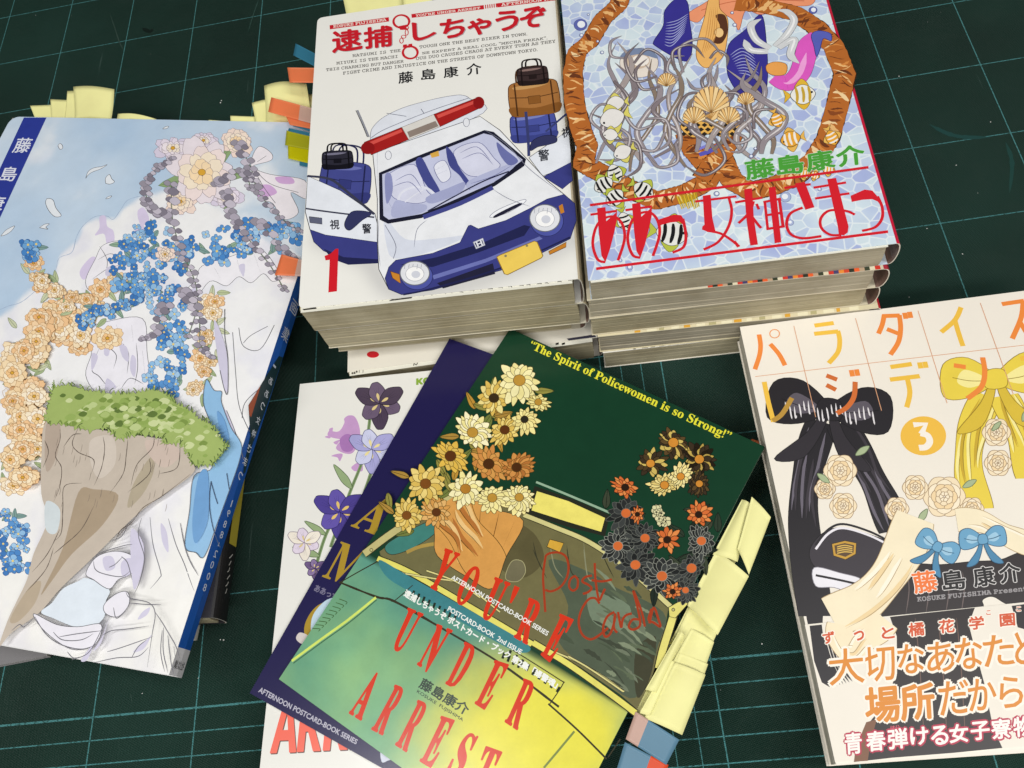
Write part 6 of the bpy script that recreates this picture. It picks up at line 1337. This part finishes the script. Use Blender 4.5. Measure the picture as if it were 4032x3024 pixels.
    for ch, x0_, y0_, x1_, y1_ in (('青', 790, 1430, 895, 1565), ('春', 930, 1420, 1050, 1545), ('弾', 1070, 1403, 1195, 1530), ('け', 1217, 1395, 1330, 1505), ('る', 1352, 1385, 1460, 1505), ('女', 1472, 1375, 1590, 1490), ('子', 1612, 1357, 1730, 1472), ('寮', 1745, 1340, 1870, 1465), ('物', 1890, 1325, 2010, 1450)): t.text(ch, box_q(B6, x0_, y0_, x1_, y1_, .1, .06), '#f8f0ea', .18, halo='#b8284a', halo_w=.75)
    t.text('はじ', box_q(B6, 1090, 1382, 1146, 1402, .1), '#d8506a', .05)
    t.build('band_footer_lettering', M_PRINT, ob)
    # --- the volume underneath
    p = bp((3256, 3010), 0)[:2]; e2 = np.array([math.cos(-.01), math.sin(-.01)])
    lo = Book('comic_volume', 'white comic volume lying under the cream volume with the paper band', 'book', rect(BL=p + np.array([-.3, -.6]), e=e2, W=128, H=183.5), 14.4, 14.3, cover=(222, 218, 206), spine=(222, 218, 206), page=M_PAGEW, slabs=10, jit=.4)
    return bk
cream_books()

# ================================================================ sticky notes and page flags
def note(name, label, cat, px4, zs, mat, curl=0.0, roll=0.0, group=None, nx=10, ny=8, two=None, axis=0):
    """paper slip: corners inner-left, inner-right, outer-right, outer-left with a height each; curl lifts the outer end, roll bows it across"""
    Q = [bp(p, z) for p, z in zip(px4, zs)]
    V = []; 
    for side in (0, 1):
        for j in range(ny + 1):
            for i in range(nx + 1):
                s_, t_ = i / nx, j / ny
                P = (1 - t_) * ((1 - s_) * Q[0] + s_ * Q[1]) + t_ * ((1 - s_) * Q[3] + s_ * Q[2])
                k = s_ if axis else t_
                P = P + np.array([0, 0, curl * k * k + roll * math.sin(math.pi * (t_ if axis else s_)) - side * .12])
                V.append(P)
    n1 = (nx + 1) * (ny + 1); F = []
    for j in range(ny):
        for i in range(nx):
            a = j * (nx + 1) + i; F.append((a, a + 1, a + nx + 2, a + nx + 1)); F.append((n1 + a, n1 + a + nx + 1, n1 + a + nx + 2, n1 + a + 1))
    for i in range(nx):
        for a in (i, ny * (nx + 1) + i): F.append((a, a + 1, n1 + a + 1, n1 + a))
    for j in range(ny):
        for a in (j * (nx + 1), j * (nx + 1) + nx): b = a + nx + 1; F.append((a, b, n1 + b, n1 + a))
    base = np.mean(Q, axis=0)
    if two is None:
        root = bpy.data.objects.new(name, None); bpy.data.objects.remove(root)
        me_o = mesh_obj(name, V, F, mat, None, smooth=True)
        return tag(me_o, label, cat, group)
    root = thing(name, label, cat, (base[0], base[1], min(zs)), group)
    cut, m2 = two; kx = max(1, int(round(cut * nx)))
    FA = [f for f in F if max((v % n1) % (nx + 1) for v in f) <= kx]; FB = [f for f in F if max((v % n1) % (nx + 1) for v in f) > kx]
    mesh_obj('coloured_end', V, FA, mat, root, smooth=True); mesh_obj('clear_end', V, FB, m2, root, smooth=True)
    return root
GN = 'yellow notes along the head of the art book'
z0 = 35.0
N = lambda lab, pts, curl=0, roll=0, zz=None, g=GN: note('sticky_note', lab, 'sticky note', A8(*pts), zz or [z0] * 4, N_Y, curl, roll, g)
N('dull yellow sticky note at the far left of the art book head', ((240, 810), (350, 810), (348, 710), (208, 715)), 1.0, 0, [33] * 4)
N('pale yellow sticky note second from the left on the art book head', ((345, 810), (455, 810), (458, 678), (344, 672)), 1, 0, [34] * 4)
N('narrow strip of yellow sticky note just left of the widest one', ((430, 810), (520, 810), (525, 620), (460, 621)), 1.5, 0, [34.8] * 4)
N('widest pale yellow sticky note standing up from the art book head', ((500, 812), (742, 815), (784, 622), (510, 605)), 3.0, 1.6, [36] * 4)
N('curled yellow sticky note lying low behind the art book, right of the widest one', ((780, 812), (1035, 820), (1048, 797), (790, 762)), 0, 2.2, [36] * 4)
N('thin sliver of yellow sticky note at the middle of the art book head', ((1395, 835), (1512, 840), (1512, 815), (1400, 807)), .5, 0, [36] * 4)
N('low yellow sticky note left of the tall overlapping pair', ((1545, 840), (1712, 845), (1708, 785), (1545, 779)), .5, 0, [35] * 4)
N('yellow sticky note partly behind the large bent one', ((1715, 840), (1870, 845), (1880, 672), (1697, 706)), 2, .6, [36] * 4)
N('large bent yellow sticky note at the right end of the art book head', ((1780, 840), (2090, 850), (2070, 595), (1788, 608)), 4.0, 2.5, [37] * 4)
N('scrap of yellow sticky note right behind the large bent one', ((2040, 830), (2110, 830), (2120, 640), (2060, 640)), 1, 0, [35.6] * 4)
GF = 'page flags at the fore edge of the left stack'
def flag(lab, f, pts, mat, z=43.0, two=None, curl=0.0, dz=0.0):
    return note('page_flag', lab, 'page flag', f(*pts), [z, z + dz, z + dz, z], mat, curl, 0, GF, two=two)
flag('blue page flag sticking out near the top left of the patrol car volume', A8, ((1980, 290), (2200, 405), (2195, 490), (1965, 370)), N_BL, 52.6)
flag('lone orange page flag below the blue one at the stack edge', A8, ((1925, 452), (2190, 456), (2190, 555), (1940, 552)), N_OR, 52.6)
flag('orange page flag with clear pinkish end across the yellow notes', R5, ((225, 440), (860, 610), (850, 810), (185, 630)), N_OR, 45.2, two=(.62, N_PK))
flag('orange page flag half hidden under the one with the clear end', R5, ((400, 640), (860, 740), (840, 870), (465, 800)), N_OR, 44.2)
flag('narrow teal page flag below the orange pair', R5, ((500, 790), (840, 860), (838, 920), (505, 815)), N_BL, 43.4)
flag('teal page flag touching the olive one', R5, ((455, 842), (850, 930), (845, 975), (445, 880)), N_BL, 43.0)
flag('olive yellow page flag above the bright yellow one', R5, ((425, 873), (850, 980), (845, 1150), (405, 1065)), N_OL, 42.4)
flag('bright yellow page flag, lowest wide one of the row', R5, ((440, 1040), (850, 1110), (845, 1335), (447, 1240)), N_YB, 41.9)
flag('small teal page flag under the bright yellow one', R5, ((595, 1275), (830, 1325), (825, 1380), (595, 1330)), N_BL, 41.4)
flag('orange page flag with clear end beside the spine lettering of the art book', A1, ((1838, 1163), (2060, 1225), (2055, 1310), (1795, 1300)), N_OR, 44.0, two=(.5, N_PK))
GT = 'yellow notes at the head of the left stack'
note('sticky_note', 'bright yellow note sheet sticking out behind the patrol car volume', 'sticky note', A4((445, 130), (800, 100), (800, -60), (418, -10)), [60] * 4, N_Y, 1, 0, GT)
note('sticky_note', 'second yellow note sheet behind the patrol car volume, further right', 'sticky note', A4((740, 110), (1000, 80), (1000, -70), (735, -60)), [58] * 4, N_Y, 1, 0, GT)
flag('thin teal page flag between the two stacks', A4, ((1800, 95), (1848, 90), (1850, 165), (1800, 170)), N_BL, 60)
GE = 'notes along the edge of the green postcard book'
def en(lab, f, pts, zs, mat=N_Y, curl=0, roll=0, axis=1, two=None, nm='sticky_note'):
    return note(nm, lab, 'sticky note' if nm == 'sticky_note' else 'page flag', f(*pts), zs, mat, curl, roll, GE, axis=axis, two=two)
zE = 25.2
Z9 = view(2362, 1693, 1.397)
en('yellow backing note running along the green book edge under the others', Z9, ((95, 800), (375, 250), (425, 280), (170, 830)), [zE - 1.2] * 4, roll=.6)
en('yellow note in the shadow under the largest one', Z9, ((205, 600), (262, 480), (345, 540), (300, 640)), [zE - .6, zE - .6, zE - 1.5, zE - 1.5], roll=.5)
en('yellow note tapering below the largest one', Z9, ((190, 680), (258, 560), (322, 598), (285, 705)), [zE - .2, zE - .2, zE - 1, zE - 1], roll=1.2)
en('pale yellow band of note above the lowest big one', Z9, ((185, 720), (225, 628), (305, 660), (275, 745)), [zE + .1, zE + .1, zE - .7, zE - .7], roll=1.0)
en('lowest big yellow note beside the red title of the green book', Z9, ((125, 812), (210, 655), (298, 690), (232, 860)), [zE + .5, zE + .5, zE - .3, zE - .8], roll=1.8)
en('slim yellow strip folded beside the rolled one', Z9, ((112, 798), (196, 648), (210, 654), (140, 806)), [zE + 2.0, zE + 2.0, zE + 1.8, zE + 1.8], roll=.4)
en('narrow upright yellow strip rolled against the green book edge', Z9, ((128, 732), (224, 566), (239, 578), (160, 741)), [zE + 2.6, zE + 2.6, zE + 2.2, zE + 2.2], roll=1.2)
en('yellow note rolled under the uppermost one along the green book edge', Z9, ((318, 352), (400, 196), (430, 215), (388, 372)), [zE + .2, zE + .2, zE + .6, zE + .6], roll=2.0)
en('largest yellow note with a curled lower corner beside the green postcard book', Z9, ((246, 494), (328, 340), (420, 412), (332, 578)), [zE + .6, zE + .6, zE + 1.4, zE + 4.5], roll=1.6)
en('uppermost yellow note by the green postcard book, with a pointed corner', Z9, ((388, 335), (428, 188), (482, 246), (420, 408)), [zE + 2.6, zE + 4.2, zE + 3.0, zE + 1.6], roll=1.0)
note('page_flag', 'slate blue page flag with clear pink end below the yellow notes', 'page flag', B4((1285, 1475), (1000, 1290), (935, 1470), (1200, 1640)), [zE - 1, zE + 1.9, zE + 1.9, zE - 1], N_BG, 0, 0, GE, two=(.72, N_PK))
note('page_flag', 'slate blue page flag with red orange tip at the bottom of the green book edge', 'page flag', B4((1215, 1640), (930, 1490), (870, 1690), (1150, 1800)), [zE - 2, zE + 1.85, zE + 1.85, zE - 2], N_RO, 0, 0, GE, two=(.42, N_BG))
note('page_flag', 'tip of an orange page flag between the green book corner and the cream volume', 'page flag', [(2950, 1738), (2990, 1752), (2990, 1738), (2962, 1728)], [13.5] * 4, N_OR, 0, 0, None, nx=3, ny=2)
